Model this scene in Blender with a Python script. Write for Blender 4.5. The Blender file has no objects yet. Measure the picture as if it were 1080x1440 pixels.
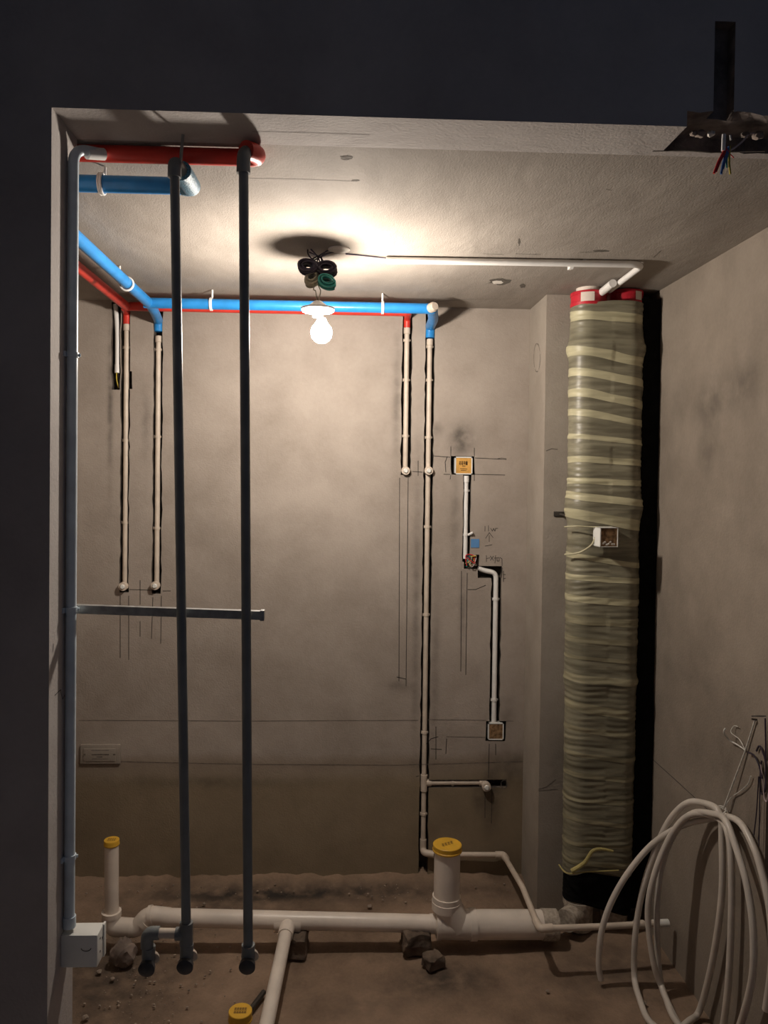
import bpy, bmesh, math, random
from mathutils import Vector, Matrix, noise
random.seed(7)
C = bpy.context.scene.collection
SC = bpy.context.scene

# ------------------------------------------------------------------ camera
CAM = Vector((0.0, 0.0, 1.98)); FPX = 1080.0
yaw, pitch, roll = math.radians(2.2), math.radians(1.0), math.radians(0.7)
fw = Vector((math.sin(yaw)*math.cos(pitch), math.cos(yaw)*math.cos(pitch), -math.sin(pitch)))
r0 = Vector((math.cos(yaw), -math.sin(yaw), 0)); u0 = r0.cross(fw)
rt = r0*math.cos(roll) + u0*math.sin(roll); up = -r0*math.sin(roll) + u0*math.cos(roll)
vy = Vector((0, 1, 0))
SX = 487 - (540 + FPX*vy.dot(rt)/vy.dot(fw)); SY = 667 - (720 - FPX*vy.dot(up)/vy.dot(fw))
cd = bpy.data.cameras.new('camera'); cam = bpy.data.objects.new('camera', cd); C.objects.link(cam)
cd.sensor_fit = 'AUTO'; cd.sensor_width = 36; cd.lens = FPX*36/1440
cd.shift_x = -SX/1440; cd.shift_y = SY/1440; cd.clip_start = 0.05
m = Matrix((rt, up, -fw)).transposed().to_4x4(); m.translation = CAM
cam.matrix_world = m; SC.camera = cam

def ray(x, y): return fw + rt*((x-540-SX)/FPX) + up*(-(y-720-SY)/FPX)
def at(x, y, Y): d = ray(x, y); return CAM + d*(Y/d.y)               # point of the ray through a pixel at depth Y
def atX(x, y, X): d = ray(x, y); return CAM + d*(X/d.x)
def atZ(x, y, Z): d = ray(x, y); return CAM + d*((Z-CAM.z)/d.z)

# ------------------------------------------------------------------ world, light, exposure
w = bpy.data.worlds.new('world'); SC.world = w; w.use_nodes = True
w.node_tree.nodes['Background'].inputs[0].default_value = (0.50, 0.64, 1.0, 1)
w.node_tree.nodes['Background'].inputs[1].default_value = 0.041
SC.view_settings.view_transform = 'Standard'; SC.view_settings.look = 'None'
SC.view_settings.exposure = 0.0; SC.view_settings.gamma = 1.0; SC.view_settings.use_curve_mapping = False
BULB_STRENGTH = 960.0

# ------------------------------------------------------------------ materials
def mat(name, col, rough=0.6, nscale=8, namt=0.12, bump=0.0, bscale=60, spec=0.4, metal=0.0, stretch=(1,1,1), alpha=None, trans=0, col2=None):
    mt = bpy.data.materials.new(name); mt.use_nodes = True
    nt = mt.node_tree; b = nt.nodes['Principled BSDF']
    b.inputs['Roughness'].default_value = rough; b.inputs['Metallic'].default_value = metal
    b.inputs['Specular IOR Level'].default_value = spec; b.inputs['Transmission Weight'].default_value = trans
    tc = nt.nodes.new('ShaderNodeTexCoord'); mp = nt.nodes.new('ShaderNodeMapping'); mp.inputs['Scale'].default_value = stretch
    nt.links.new(tc.outputs['Object'], mp.inputs['Vector'])
    n = nt.nodes.new('ShaderNodeTexNoise'); n.inputs['Scale'].default_value = nscale; n.inputs['Detail'].default_value = 6
    nt.links.new(mp.outputs[0], n.inputs['Vector'])
    mx = nt.nodes.new('ShaderNodeMix'); mx.data_type = 'RGBA'
    a = [c*(1-namt) for c in col]; d = [min(1, c*(1+namt)) for c in col] if col2 is None else col2
    mx.inputs[6].default_value = (*a, 1); mx.inputs[7].default_value = (*d, 1)
    rp = nt.nodes.new('ShaderNodeMapRange'); rp.inputs[1].default_value = 0.35; rp.inputs[2].default_value = 0.65
    nt.links.new(n.outputs[0], rp.inputs[0]); nt.links.new(rp.outputs[0], mx.inputs[0])
    nt.links.new(mx.outputs[2], b.inputs['Base Color'])
    if bump:
        n2 = nt.nodes.new('ShaderNodeTexNoise'); n2.inputs['Scale'].default_value = bscale; n2.inputs['Detail'].default_value = 5
        nt.links.new(mp.outputs[0], n2.inputs['Vector'])
        bp = nt.nodes.new('ShaderNodeBump'); bp.inputs['Strength'].default_value = bump; bp.inputs['Distance'].default_value = 0.004
        nt.links.new(n2.outputs[0], bp.inputs['Height']); nt.links.new(bp.outputs[0], b.inputs['Normal'])
    return mt

def math_node(nt, op, a, b=None, c=None, clamp=False):
    n = nt.nodes.new('ShaderNodeMath'); n.operation = op; n.use_clamp = clamp
    for i, v in enumerate((a, b, c)):
        if v is None: continue
        if isinstance(v, (int, float)): n.inputs[i].default_value = v
        else: nt.links.new(v, n.inputs[i])
    return n.outputs[0]

def plaster(name, light, dark, blobs=(), axis='XZ', lowz=None, bump=0.35, low_col=None, stretch=(1,1,1)):
    """trowelled cement plaster; blobs = (a, z, radius_a, radius_z, strength) are soot and damp marks of the wall itself"""
    mt = bpy.data.materials.new(name); mt.use_nodes = True
    nt = mt.node_tree; b = nt.nodes['Principled BSDF']; L = nt.links.new
    b.inputs['Roughness'].default_value = 0.85; b.inputs['Specular IOR Level'].default_value = 0.25
    tc = nt.nodes.new('ShaderNodeTexCoord'); co = tc.outputs['Object']
    mp = nt.nodes.new('ShaderNodeMapping'); mp.inputs['Scale'].default_value = stretch; L(co, mp.inputs[0])
    def nz(scale, det=6, src=None, dist=0.0):
        n = nt.nodes.new('ShaderNodeTexNoise'); n.inputs['Scale'].default_value = scale; n.inputs['Detail'].default_value = det
        n.inputs['Distortion'].default_value = dist; L(src or mp.outputs[0], n.inputs['Vector']); return n.outputs[0]
    big = nz(1.7, 5, dist=0.6); mid = nz(7, 7); fine = nz(70, 4)
    s = math_node(nt, 'ADD', math_node(nt, 'MULTIPLY', big, 1.1), math_node(nt, 'MULTIPLY', mid, 0.7))
    s = math_node(nt, 'ADD', s, math_node(nt, 'MULTIPLY', fine, 0.25))
    rp = nt.nodes.new('ShaderNodeMapRange'); rp.inputs[1].default_value = 0.72; rp.inputs[2].default_value = 1.32; L(s, rp.inputs[0])
    mx = nt.nodes.new('ShaderNodeMix'); mx.data_type = 'RGBA'
    mx.inputs[6].default_value = (*dark, 1); mx.inputs[7].default_value = (*light, 1); L(rp.outputs[0], mx.inputs[0])
    col = mx.outputs[2]
    sp = nt.nodes.new('ShaderNodeSeparateXYZ'); L(co, sp.inputs[0])
    A = sp.outputs['X' if axis[0] == 'X' else 'Y']; Z = sp.outputs['Z' if axis[1] == 'Z' else 'Y']
    if lowz:
        wob = math_node(nt, 'MULTIPLY_ADD', nz(3, 4), 0.10, -0.05)
        zz = math_node(nt, 'ADD', Z, wob)
        f = nt.nodes.new('ShaderNodeMapRange'); f.inputs[1].default_value = lowz+0.07; f.inputs[2].default_value = lowz-0.09; L(zz, f.inputs[0])
        m2 = nt.nodes.new('ShaderNodeMix'); m2.data_type = 'RGBA'; m2.blend_type = 'MULTIPLY'
        m2.inputs[7].default_value = (*low_col, 1); L(f.outputs[0], m2.inputs[0]); L(col, m2.inputs[6]); col = m2.outputs[2]
        d = math_node(nt, 'ABSOLUTE', math_node(nt, 'SUBTRACT', zz, lowz+0.01))
        g = nt.nodes.new('ShaderNodeMapRange'); g.inputs[1].default_value = 0.05; g.inputs[2].default_value = 0.0; g.inputs[4].default_value = 0.4; L(d, g.inputs[0])
        m3 = nt.nodes.new('ShaderNodeMix'); m3.data_type = 'RGBA'; m3.blend_type = 'MULTIPLY'
        m3.inputs[7].default_value = (0.6, 0.52, 0.45, 1); L(g.outputs[0], m3.inputs[0]); L(col, m3.inputs[6]); col = m3.outputs[2]
    if blobs:
        tot = None; edge = nz(16, 6)
        for (a0, z0, ra, rz, st) in blobs:
            da = math_node(nt, 'DIVIDE', math_node(nt, 'SUBTRACT', A, a0), ra)
            dz = math_node(nt, 'DIVIDE', math_node(nt, 'SUBTRACT', Z, z0), rz)
            r2 = math_node(nt, 'ADD', math_node(nt, 'MULTIPLY', da, da), math_node(nt, 'MULTIPLY', dz, dz))
            k = math_node(nt, 'MULTIPLY', math_node(nt, 'EXPONENT', math_node(nt, 'MULTIPLY', r2, -1.0)), st)
            tot = k if tot is None else math_node(nt, 'ADD', tot, k)
        e2 = nt.nodes.new('ShaderNodeMapRange'); e2.inputs[1].default_value = 0.3; e2.inputs[2].default_value = 0.6; e2.inputs[3].default_value = .45; e2.inputs[4].default_value = 1.3; L(edge, e2.inputs[0])
        tot = math_node(nt, 'MULTIPLY', tot, e2.outputs[0], clamp=True)
        m4 = nt.nodes.new('ShaderNodeMix'); m4.data_type = 'RGBA'; m4.inputs[7].default_value = (0.035, 0.03, 0.026, 1)
        L(tot, m4.inputs[0]); L(col, m4.inputs[6]); col = m4.outputs[2]
    L(col, b.inputs['Base Color'])
    h = math_node(nt, 'ADD', math_node(nt, 'MULTIPLY', nz(5, 8, dist=0.4), 1.2), math_node(nt, 'MULTIPLY', nz(120, 3), 0.3))
    bp = nt.nodes.new('ShaderNodeBump'); bp.inputs['Strength'].default_value = bump; bp.inputs['Distance'].default_value = 0.012
    L(h, bp.inputs['Height']); L(bp.outputs[0], b.inputs['Normal'])
    return mt

def blob_px(x, y, rx, ry, s, Y=3.75): p = at(x, y, Y); return (p.x, p.z, rx*Y/1080, ry*Y/1080, s*1.35)
D = 3.75
wall_blobs = [blob_px(650, 618, 16, 20, .55), blob_px(614, 604, 10, 12, .25), blob_px(155, 560, 4, 110, .35), blob_px(205, 600, 6, 40, .22),
              blob_px(558, 560, 6, 90, .25), blob_px(640, 720, 6, 60, .22), blob_px(690, 1120, 12, 45, .4), blob_px(672, 1120, 8, 20, .3),
              blob_px(585, 850, 5, 200, .22), blob_px(300, 1100, 120, 9, .22), blob_px(560, 965, 18, 8, .25), blob_px(650, 860, 5, 60, .2),
              blob_px(720, 1080, 22, 30, .3), blob_px(710, 1000, 14, 20, .22), blob_px(612, 940, 6, 110, .2)]
M = {}
M['back'] = plaster('cement_plaster', (.40, .345, .298), (.28, .236, .198), wall_blobs, lowz=at(400, 1076, D).z, low_col=(.70, .64, .50))
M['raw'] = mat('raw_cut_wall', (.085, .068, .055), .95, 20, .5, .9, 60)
M['raw_hall'] = mat('raw_cut_header', (.17, .14, .125), .95, 20, .4, .9, 60)
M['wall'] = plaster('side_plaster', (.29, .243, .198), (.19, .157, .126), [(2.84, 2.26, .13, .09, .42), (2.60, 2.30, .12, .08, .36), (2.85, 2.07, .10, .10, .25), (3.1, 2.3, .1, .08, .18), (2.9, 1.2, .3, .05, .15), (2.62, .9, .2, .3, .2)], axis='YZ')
M['column'] = plaster('column_plaster', (.37, .325, .275), (.265, .228, .19), [(1.0, .66, .08, .12, .3)])
M['ceiling'] = plaster('ceiling_plaster', (.345, .305, .265), (.25, .218, .188), axis='XY', stretch=(1.6, .7, 1))
M['header'] = plaster('hall_plaster', (.50, .46, .43), (.38, .34, .32))
M['floor'] = plaster('screed', (.37, .258, .18), (.15, .102, .070), [(-.9, 3.0, .35, .35, .6), (.42, 2.98, .22, .09, .65), (-.2, 3.62, .9, .08, .75), (.1, 2.85, .25, .1, .3), (-.55, 3.45, .3, .12, .5), (1.1, 3.0, .3, .2, .45)], axis='XY', bump=.7)
M['chip'] = mat('broken_plaster_and_shadow', (.10, .085, .07), .95, bump=.8)
M['chalk'] = mat('bare_plaster', (.62, .58, .52), .95, bump=.5)
M['pencil'] = mat('pencil_graphite', (.045, .038, .034), .8, 50, .4)
M['pencil_faint'] = mat('faint_graphite', (.12, .10, .085), .8, 50, .4)
M['blue'] = mat('blue_plastic', (.025, .23, .58), .32, 20, .1, .12, 90)
M['blue_mesh'] = mat('blue_bare_foam', (.10, .24, .34), .35, 300, .5, .8, 260)
M['red'] = mat('red_plastic', (.62, .045, .03), .38, 20, .12, .12, 90)
M['ppr'] = mat('beige_plastic', (.60, .51, .42), .42, 14, .1)
M['pvc'] = mat('white_plastic', (.74, .66, .58), .33, 9, .09, .08, 30)
M['conduit'] = mat('white_conduit_plastic', (.80, .78, .75), .35, 14, .05)
M['grey'] = mat('grey_pipe_plastic', (.19, .20, .20), .38, 12, .15)
M['greyblue'] = mat('grey_blue_conduit', (.62, .70, .76), .34, 12, .12)
M['white'] = mat('white_box_plastic', (.74, .74, .70), .4, 14, .05)
M['steel'] = mat('zinc_steel', (.34, .34, .33), .42, 40, .2, metal=.5)
M['black'] = mat('black_foam_and_shade', (.006, .006, .006), .95, 30, .3, .4, 80, spec=.1)
M['dark'] = mat('dark_rubber', (.045, .042, .045), .5, 40, .2)
M['film'] = mat('cling_film', (.185, .168, .115), .38, 5, .22, .25, 14, stretch=(1, 1, 9), col2=(.27, .25, .175))
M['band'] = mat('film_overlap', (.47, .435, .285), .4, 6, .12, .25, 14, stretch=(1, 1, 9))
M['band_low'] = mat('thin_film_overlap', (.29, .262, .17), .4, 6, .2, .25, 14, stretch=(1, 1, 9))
M['knot'] = mat('yellow_film', (.40, .335, .13), .4, 12, .2, .3)
M['mottled'] = mat('dusty_white_plastic', (.66, .58, .48), .6, 60, .2, .2, 60, col2=(.30, .25, .20))
M['collar'] = mat('crimson_collar', (.50, .02, .035), .4, 20, .2)
M['paper'] = mat('label_paper', (.72, .62, .54), .7, 30, .06)
M['yellow'] = mat('yellow_plastic', (.66, .375, .035), .42, 12, .1)
M['ink'] = mat('dark_ink', (.14, .07, .02), .6, 30, .2)
M['orange'] = mat('orange_card', (.62, .33, .075), .6, 25, .18)
M['brown'] = mat('brown_card', (.20, .105, .045), .8, 60, .5, .4, 90, col2=(.33, .2, .1))
M['hose'] = mat('milky_hose', (.66, .60, .53), .3, 10, .08, .06, 40, trans=.12)
M['string'] = mat('clear_tie', (.62, .60, .55), .2, 60, .2)
M['brick'] = mat('dusty_brick', (.13, .095, .07), .95, 18, .5, .9, 60)
M['mortar'] = mat('mortar_lump', (.24, .19, .16), .95, 14, .4, .9, 40)
M['pebble'] = mat('rubble', (.30, .24, .19), .95, 30, .4)
M['w_red'] = mat('red_wire', (.55, .03, .03), .35); M['w_blue'] = mat('blue_wire', (.06, .14, .35), .35)
M['w_yel'] = mat('yellow_wire', (.55, .42, .06), .4); M['w_pink'] = mat('pale_wire', (.45, .36, .36), .4)
M['w_black'] = mat('black_wire', (.035, .026, .042), .35); M['w_teal'] = mat('teal_wire', (.02, .22, .19), .35)
M['w_cream'] = mat('cream_wire', (.34, .30, .22), .4); M['tape'] = mat('blue_tape', (.10, .25, .50), .5)
M['zinc_dark'] = mat('dark_iron', (.08, .07, .06), .6, metal=.6)
M['ceramic'] = mat('white_ceramic', (.85, .83, .80), .3)
bl = bpy.data.materials.new('bulb_glow'); bl.use_nodes = True
bn = bl.node_tree.nodes['Principled BSDF']; bn.inputs['Emission Color'].default_value = (1.0, .90, .79, 1)
bn.inputs['Emission Strength'].default_value = BULB_STRENGTH; M['bulb'] = bl

# ------------------------------------------------------------------ object helpers
def wloc(o):
    v = Vector((0, 0, 0))
    while o is not None: v += o.location; o = o.parent
    return v
def tag(o, label=None, cat=None, group=None, kind=None):
    if label: o['label'] = label
    if cat: o['category'] = cat
    if group: o['group'] = group
    if kind: o['kind'] = kind
    return o
def obj(name, bm, material, parent=None, origin=None, smooth=True, autosharp=True):
    base = wloc(parent) if parent else Vector(origin if origin is not None else (0, 0, 0))
    bmesh.ops.recalc_face_normals(bm, faces=bm.faces)
    bmesh.ops.translate(bm, verts=bm.verts, vec=-base)
    if smooth:
        for f in bm.faces: f.smooth = True
        for e in bm.edges:
            if len(e.link_faces) == 2 and e.calc_face_angle(0) > 0.6: e.smooth = False
    me = bpy.data.meshes.new(name); bm.to_mesh(me); bm.free()
    me.materials.append(material)
    o = bpy.data.objects.new(name, me); C.objects.link(o)
    if parent: o.parent = parent
    else: o.location = base
    return o
def thing(name, label, cat, loc, group=None):
    o = bpy.data.objects.new(name, None); C.objects.link(o); o.empty_display_size = .05
    o.location = Vector(loc); return tag(o, label, cat, group)
def solo(name, bm, material, label, cat, group=None, smooth=True):
    zs = [v.co.z for v in bm.verts]; xs = [v.co.x for v in bm.verts]; ys = [v.co.y for v in bm.verts]
    o = obj(name, bm, material, None, ((min(xs)+max(xs))/2, (min(ys)+max(ys))/2, min(zs)), smooth)
    return tag(o, label, cat, group)

def fillet(pts, r, n=6):
    pts = [Vector(p) for p in pts]; out = [pts[0]]
    for i in range(1, len(pts)-1):
        a, b, c = pts[i-1], pts[i], pts[i+1]
        u, v = (a-b), (c-b); rr = min(r, u.length*.48, v.length*.48)
        p, q = b+u.normalized()*rr, b+v.normalized()*rr
        for k in range(n+1):
            t = k/n; out.append(p*(1-t)**2 + b*2*t*(1-t) + q*t*t)
    out.append(pts[-1]); return out
def catmull(pts, n=8, closed=False):
    pts = [Vector(p) for p in pts]; N = len(pts); out = []
    rng = range(N if closed else N-1)
    for i in rng:
        if closed: p0, p1, p2, p3 = pts[i-1], pts[i], pts[(i+1) % N], pts[(i+2) % N]
        else: p0, p1, p2, p3 = pts[max(0, i-1)], pts[i], pts[i+1], pts[min(N-1, i+2)]
        for k in range(n):
            t = k/n
            out.append(.5*((2*p1)+(p2-p0)*t+(2*p0-5*p1+4*p2-p3)*t*t+(3*p1-p0-3*p2+p3)*t**3))
    if not closed: out.append(pts[-1])
    return out
def tube(bm, pts, r, seg=14, cap=True, radii=None, closed=False):
    pts = [Vector(p) for p in pts]
    q = [pts[0]]
    rr = [radii[0] if radii else r]
    for i, p in enumerate(pts[1:], 1):
        if (p-q[-1]).length > 1e-5: q.append(p); rr.append(radii[i] if radii else r)
    pts = q; n = len(pts); rings = []; nrm = None
    for i in range(n):
        if closed: t = (pts[(i+1) % n]-pts[i-1]).normalized()
        elif i == 0: t = (pts[1]-pts[0]).normalized()
        elif i == n-1: t = (pts[-1]-pts[-2]).normalized()
        else: t = ((pts[i+1]-pts[i]).normalized()+(pts[i]-pts[i-1]).normalized()).normalized()
        if nrm is None:
            a = Vector((0, 0, 1)) if abs(t.z) < .9 else Vector((1, 0, 0)); nrm = (a-t*a.dot(t)).normalized()
        else: nrm = (nrm-t*nrm.dot(t)).normalized()
        b = t.cross(nrm)
        rings.append([bm.verts.new(pts[i]+(nrm*math.cos(k*2*math.pi/seg)+b*math.sin(k*2*math.pi/seg))*rr[i]) for k in range(seg)])
    for i in range(n if closed else n-1):
        A, B = rings[i], rings[(i+1) % n]
        for k in range(seg): bm.faces.new((A[k], A[(k+1) % seg], B[(k+1) % seg], B[k]))
    if cap and not closed: bm.faces.new(rings[0][::-1]); bm.faces.new(rings[-1])
    return bm
def T(pts, r, **k): return tube(bmesh.new(), pts, r, **k)
def lathe(bm, c, prof, axis=(0, 0, 1), seg=28):
    """solid of revolution: prof = [(distance along axis, radius)]"""
    c = Vector(c); ax = Vector(axis).normalized()
    tube(bm, [c+ax*(h+i*2e-5) for i, (h, _) in enumerate(prof)], 0, seg=seg, radii=[max(.0004, r) for _, r in prof]); return bm
def box(bm, a, b, bev=0.0):
    a, b = Vector(a), Vector(b)
    vs = [bm.verts.new((x, y, z)) for x in (a.x, b.x) for y in (a.y, b.y) for z in (a.z, b.z)]
    fs = [(0, 1, 3, 2), (4, 6, 7, 5), (0, 4, 5, 1), (2, 3, 7, 6), (0, 2, 6, 4), (1, 5, 7, 3)]
    faces = [bm.faces.new([vs[i] for i in f]) for f in fs]
    if bev:
        es = {e for f in faces for e in f.edges}
        bmesh.ops.bevel(bm, geom=list(es), offset=bev, segments=2, affect='EDGES', profile=.6)
    return bm
def B(a, b, bev=0.0): return box(bmesh.new(), a, b, bev)
def ribbon(bm, pts, nrm, w):
    nrm = Vector(nrm)
    for p, q in zip(pts, pts[1:]):
        p, q = Vector(p), Vector(q); d = (q-p)
        if d.length < 1e-5: continue
        s = d.normalized().cross(nrm).normalized()*w; e = d.normalized()*w*.5
        bm.faces.new([bm.verts.new(v) for v in (p-e-s, q+e-s, q+e+s, p-e+s)])
    return bm
def lump(c, sx, sy, sz, seed, amp=.25, sub=3):
    bm = bmesh.new(); bmesh.ops.create_icosphere(bm, subdivisions=sub, radius=1)
    for v in bm.verts:
        k = 1+amp*noise.noise(v.co*1.7+Vector((seed, 0, 0)))+amp*.5*noise.noise(v.co*4.5+Vector((0, seed, 0)))
        v.co = Vector((v.co.x*sx*k, v.co.y*sy*k, v.co.z*sz*k))+Vector(c)
    return bm
def voxels(xs, ys, zs, empty, wob=None):
    """solid made of the grid cells that are not empty, with real recesses"""
    bm = bmesh.new(); V = {}
    nx, ny, nz_ = len(xs)-1, len(ys)-1, len(zs)-1
    solid = {(i, j, k) for i in range(nx) for j in range(ny) for k in range(nz_)
             if not empty((xs[i]+xs[i+1])/2, (ys[j]+ys[j+1])/2, (zs[k]+zs[k+1])/2)}
    def v(i, j, k):
        if (i, j, k) not in V:
            dx, dz = wob(xs[i], zs[k], i, k) if wob else (0, 0)
            V[i, j, k] = bm.verts.new((xs[i]+dx, ys[j], zs[k]+dz))
        return V[i, j, k]
    for (i, j, k) in solid:
        if (i-1, j, k) not in solid: bm.faces.new((v(i, j, k), v(i, j, k+1), v(i, j+1, k+1), v(i, j+1, k)))
        if (i+1, j, k) not in solid: bm.faces.new((v(i+1, j, k), v(i+1, j+1, k), v(i+1, j+1, k+1), v(i+1, j, k+1)))
        if (i, j-1, k) not in solid: bm.faces.new((v(i, j, k), v(i+1, j, k), v(i+1, j, k+1), v(i, j, k+1)))
        if (i, j+1, k) not in solid: bm.faces.new((v(i, j+1, k), v(i, j+1, k+1), v(i+1, j+1, k+1), v(i+1, j+1, k)))
        if (i, j, k-1) not in solid: bm.faces.new((v(i, j, k), v(i, j+1, k), v(i+1, j+1, k), v(i+1, j, k)))
        if (i, j, k+1) not in solid: bm.faces.new((v(i, j, k+1), v(i+1, j, k+1), v(i+1, j+1, k+1), v(i, j+1, k+1)))
    return bm

# ------------------------------------------------------------------ the room
ZC = 2.80; XR = 1.36; XL = -1.5; Y0, Y1 = 1.776, 1.94; COLX = .892; COLY = 3.44; CH = .055
XJ = at(70, 700, Y0).x

def rect_px(x0, y0, x1, y1):
    a = at((x0+x1)/2, y0, D); b = at((x0+x1)/2, y1, D); ym = (y0+y1)/2
    return (at(x0, ym, D).x, b.z, at(x1, ym, D).x, a.z)
chases = [rect_px(*c) for c in [
    (157, 425, 169, 548), (169.5, 425, 182, 833), (178, 522, 186, 547), (215, 425, 228, 835), (565, 425, 579, 668), (595.5, 425, 609, 1095), (588, 1095, 600, 1236),
    (634, 641.5, 667.5, 667.5), (651, 660, 661.5, 790), (652, 780, 674, 800), (672, 796, 706, 813), (689.5, 796, 704, 1020), (683, 1014, 711, 1042),
    (590, 1096.5, 713, 1107.5)]]
# keep E chase plumb: one slot from top to bottom
ex = (chases[5][0]+chases[6][0])/2
chases[5] = (at(602, 700, D).x-.0225, at(600, 1236, D).z, at(602, 700, D).x+.0225, 2.81); chases.pop(6)
gx = sorted({c[0] for c in chases} | {c[2] for c in chases} | {XL-.1, XR+.1} | {XL+.15*i for i in range(20)})
gz = sorted({c[1] for c in chases} | {c[3] for c in chases} | {-.05, ZC} | {.05*i for i in range(1, 56)})
def dd(v, eps=.0015):
    o = [v[0]]
    for a in v[1:]:
        if a-o[-1] > eps: o.append(a)
    return o
gz = [z for z in gz if z <= ZC]; gx, gz = dd(gx), dd(gz)
edges_x = {round(c[0], 3) for c in chases} | {round(c[2], 3) for c in chases}
def in_chase(x, y, z): return y < D+CH and any(c[0]-1e-4 < x < c[2]+1e-4 and c[1]-1e-4 < z < c[3]+1e-4 for c in chases)
def wobble(x, z, i, k):
    if round(x, 3) in edges_x: return ((noise.noise(Vector((x*40, 0, z*23)))*.006), 0)
    return (0, 0)
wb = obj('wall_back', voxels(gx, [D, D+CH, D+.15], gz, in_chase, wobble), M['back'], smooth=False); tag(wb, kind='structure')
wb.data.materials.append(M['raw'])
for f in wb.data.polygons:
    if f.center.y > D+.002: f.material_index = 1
wl = tag(obj('wall_left', B((XL-.12, Y1, -.05), (XL, D+.15, ZC)), M['wall'], smooth=False), kind='structure')
cy0, cy1 = atX(1078, 1100, XR).y-.08, atX(1078, 1100, XR).y
wr_b = voxels([XR, XR+.03, XR+.12], [Y1, cy0, cy1, D], [-.05, .62, atX(1070, 1010, XR).z, ZC],
              lambda x, y, z: x < XR+.03 and cy0 < y < cy1 and .62 < z < atX(1070, 1010, XR).z)
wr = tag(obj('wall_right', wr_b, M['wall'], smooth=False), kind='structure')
tag(obj('wall_corner', B((COLX, COLY, -.05), (XR, D, ZC)), M['column'], smooth=False), kind='structure')
tag(obj('ceiling', B((XL-.12, Y1, ZC), (XR+.12, D+.15, ZC+.12)), M['ceiling'], smooth=False), kind='structure')
ceil = bpy.data.objects['ceiling']
# header and jamb, with the vertical chase and broken soffit edge at the right
ga = at(966, 178, Y0).x; c0, c1 = at(1004, 110, Y0).x, at(1033, 110, Y0).x
hx = [-3.2, XJ, ga, c0, c1, XR+.12]; hz = [-.05, ZC, ZC+.035, at(1018, 30, Y0).z, 3.9]
def h_empty(x, y, z):
    if x > XJ and z < ZC: return True
    if x > ga and y < Y1-.03 and z < ZC+.035: return True
    return c0 < x < c1 and y < Y0+.035 and z < hz[3]
hx2 = dd(sorted(set(hx) | {ga+.03*i for i in range(1, 20) if ga+.03*i < XR}))
def hwob(x, z, i, k):
    if k in (1, 2) and x >= ga-.001: return (0, .010*noise.noise(Vector((x*31, z*5, 3)))+(.0 if k == 1 else .006))
    return (0, 0)
hb = voxels(hx2, [Y0, Y0+.035, Y1-.03, Y1], hz, h_empty, None)
for v in hb.verts:
    if v.co.x > ga-.001 and v.co.y < Y1-.01 and abs(v.co.z-(ZC+.035)) < .001: v.co.z += .014*noise.noise(Vector((v.co.x*31, v.co.y*20, 3)))
    if v.co.x > ga-.001 and abs(v.co.y-(Y1-.03)) < .001 and v.co.z < ZC+.04: v.co.y += .014*noise.noise(Vector((v.co.x*37, 1, 3)))
wfo = tag(obj('wall_front', hb, M['header'], smooth=False), kind='structure')
wfo.data.materials.append(M['raw_hall'])
for f in wfo.data.polygons:
    c_ = f.center
    if c_.x > ga+.001 and c_.x < XR+.1 and c_.z < hz[3]+.005 and (Y0+.002 < c_.y < Y1-.002) and (c_.z > ZC+.004 or c_.y < Y1-.03): f.material_index = 1
fb = bmesh.new()
NX, NY = 150, 110
fl = [[fb.verts.new((XL+(XR-XL)*i/NX, Y0+(D+.14-Y0)*j/NY, 0)) for j in range(NY+1)] for i in range(NX+1)]
for col in fl:
    for v in col:
        p = v.co; h = .5*noise.noise(p*3)+.35*noise.noise(p*9)+.3*noise.noise(p*27)
        near = max(0, 1-(D-p.y)/.10) if p.y < D else 1
        v.co.z = -.010+.011*h+near*(.022+.02*noise.noise(p*17))
for i in range(NX):
    for j in range(NY): fb.faces.new((fl[i][j], fl[i+1][j], fl[i+1][j+1], fl[i][j+1]))
for f in fb.faces: f.smooth = True
tag(obj('floor', fb, M['floor'], smooth=False), kind='structure')
tag(obj('floor', B((-3.2, -1.5, .25), (XR+.12, Y0-.02, .36)), M['header'], smooth=False), kind='structure')
tag(obj('wall_light_blocker', B((-1.05, -1.5, .36), (-.95, Y0-.002, 3.9)), M['header'], smooth=False), kind='structure')  # unseen wall added to keep sky light off the left jamb face
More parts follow.
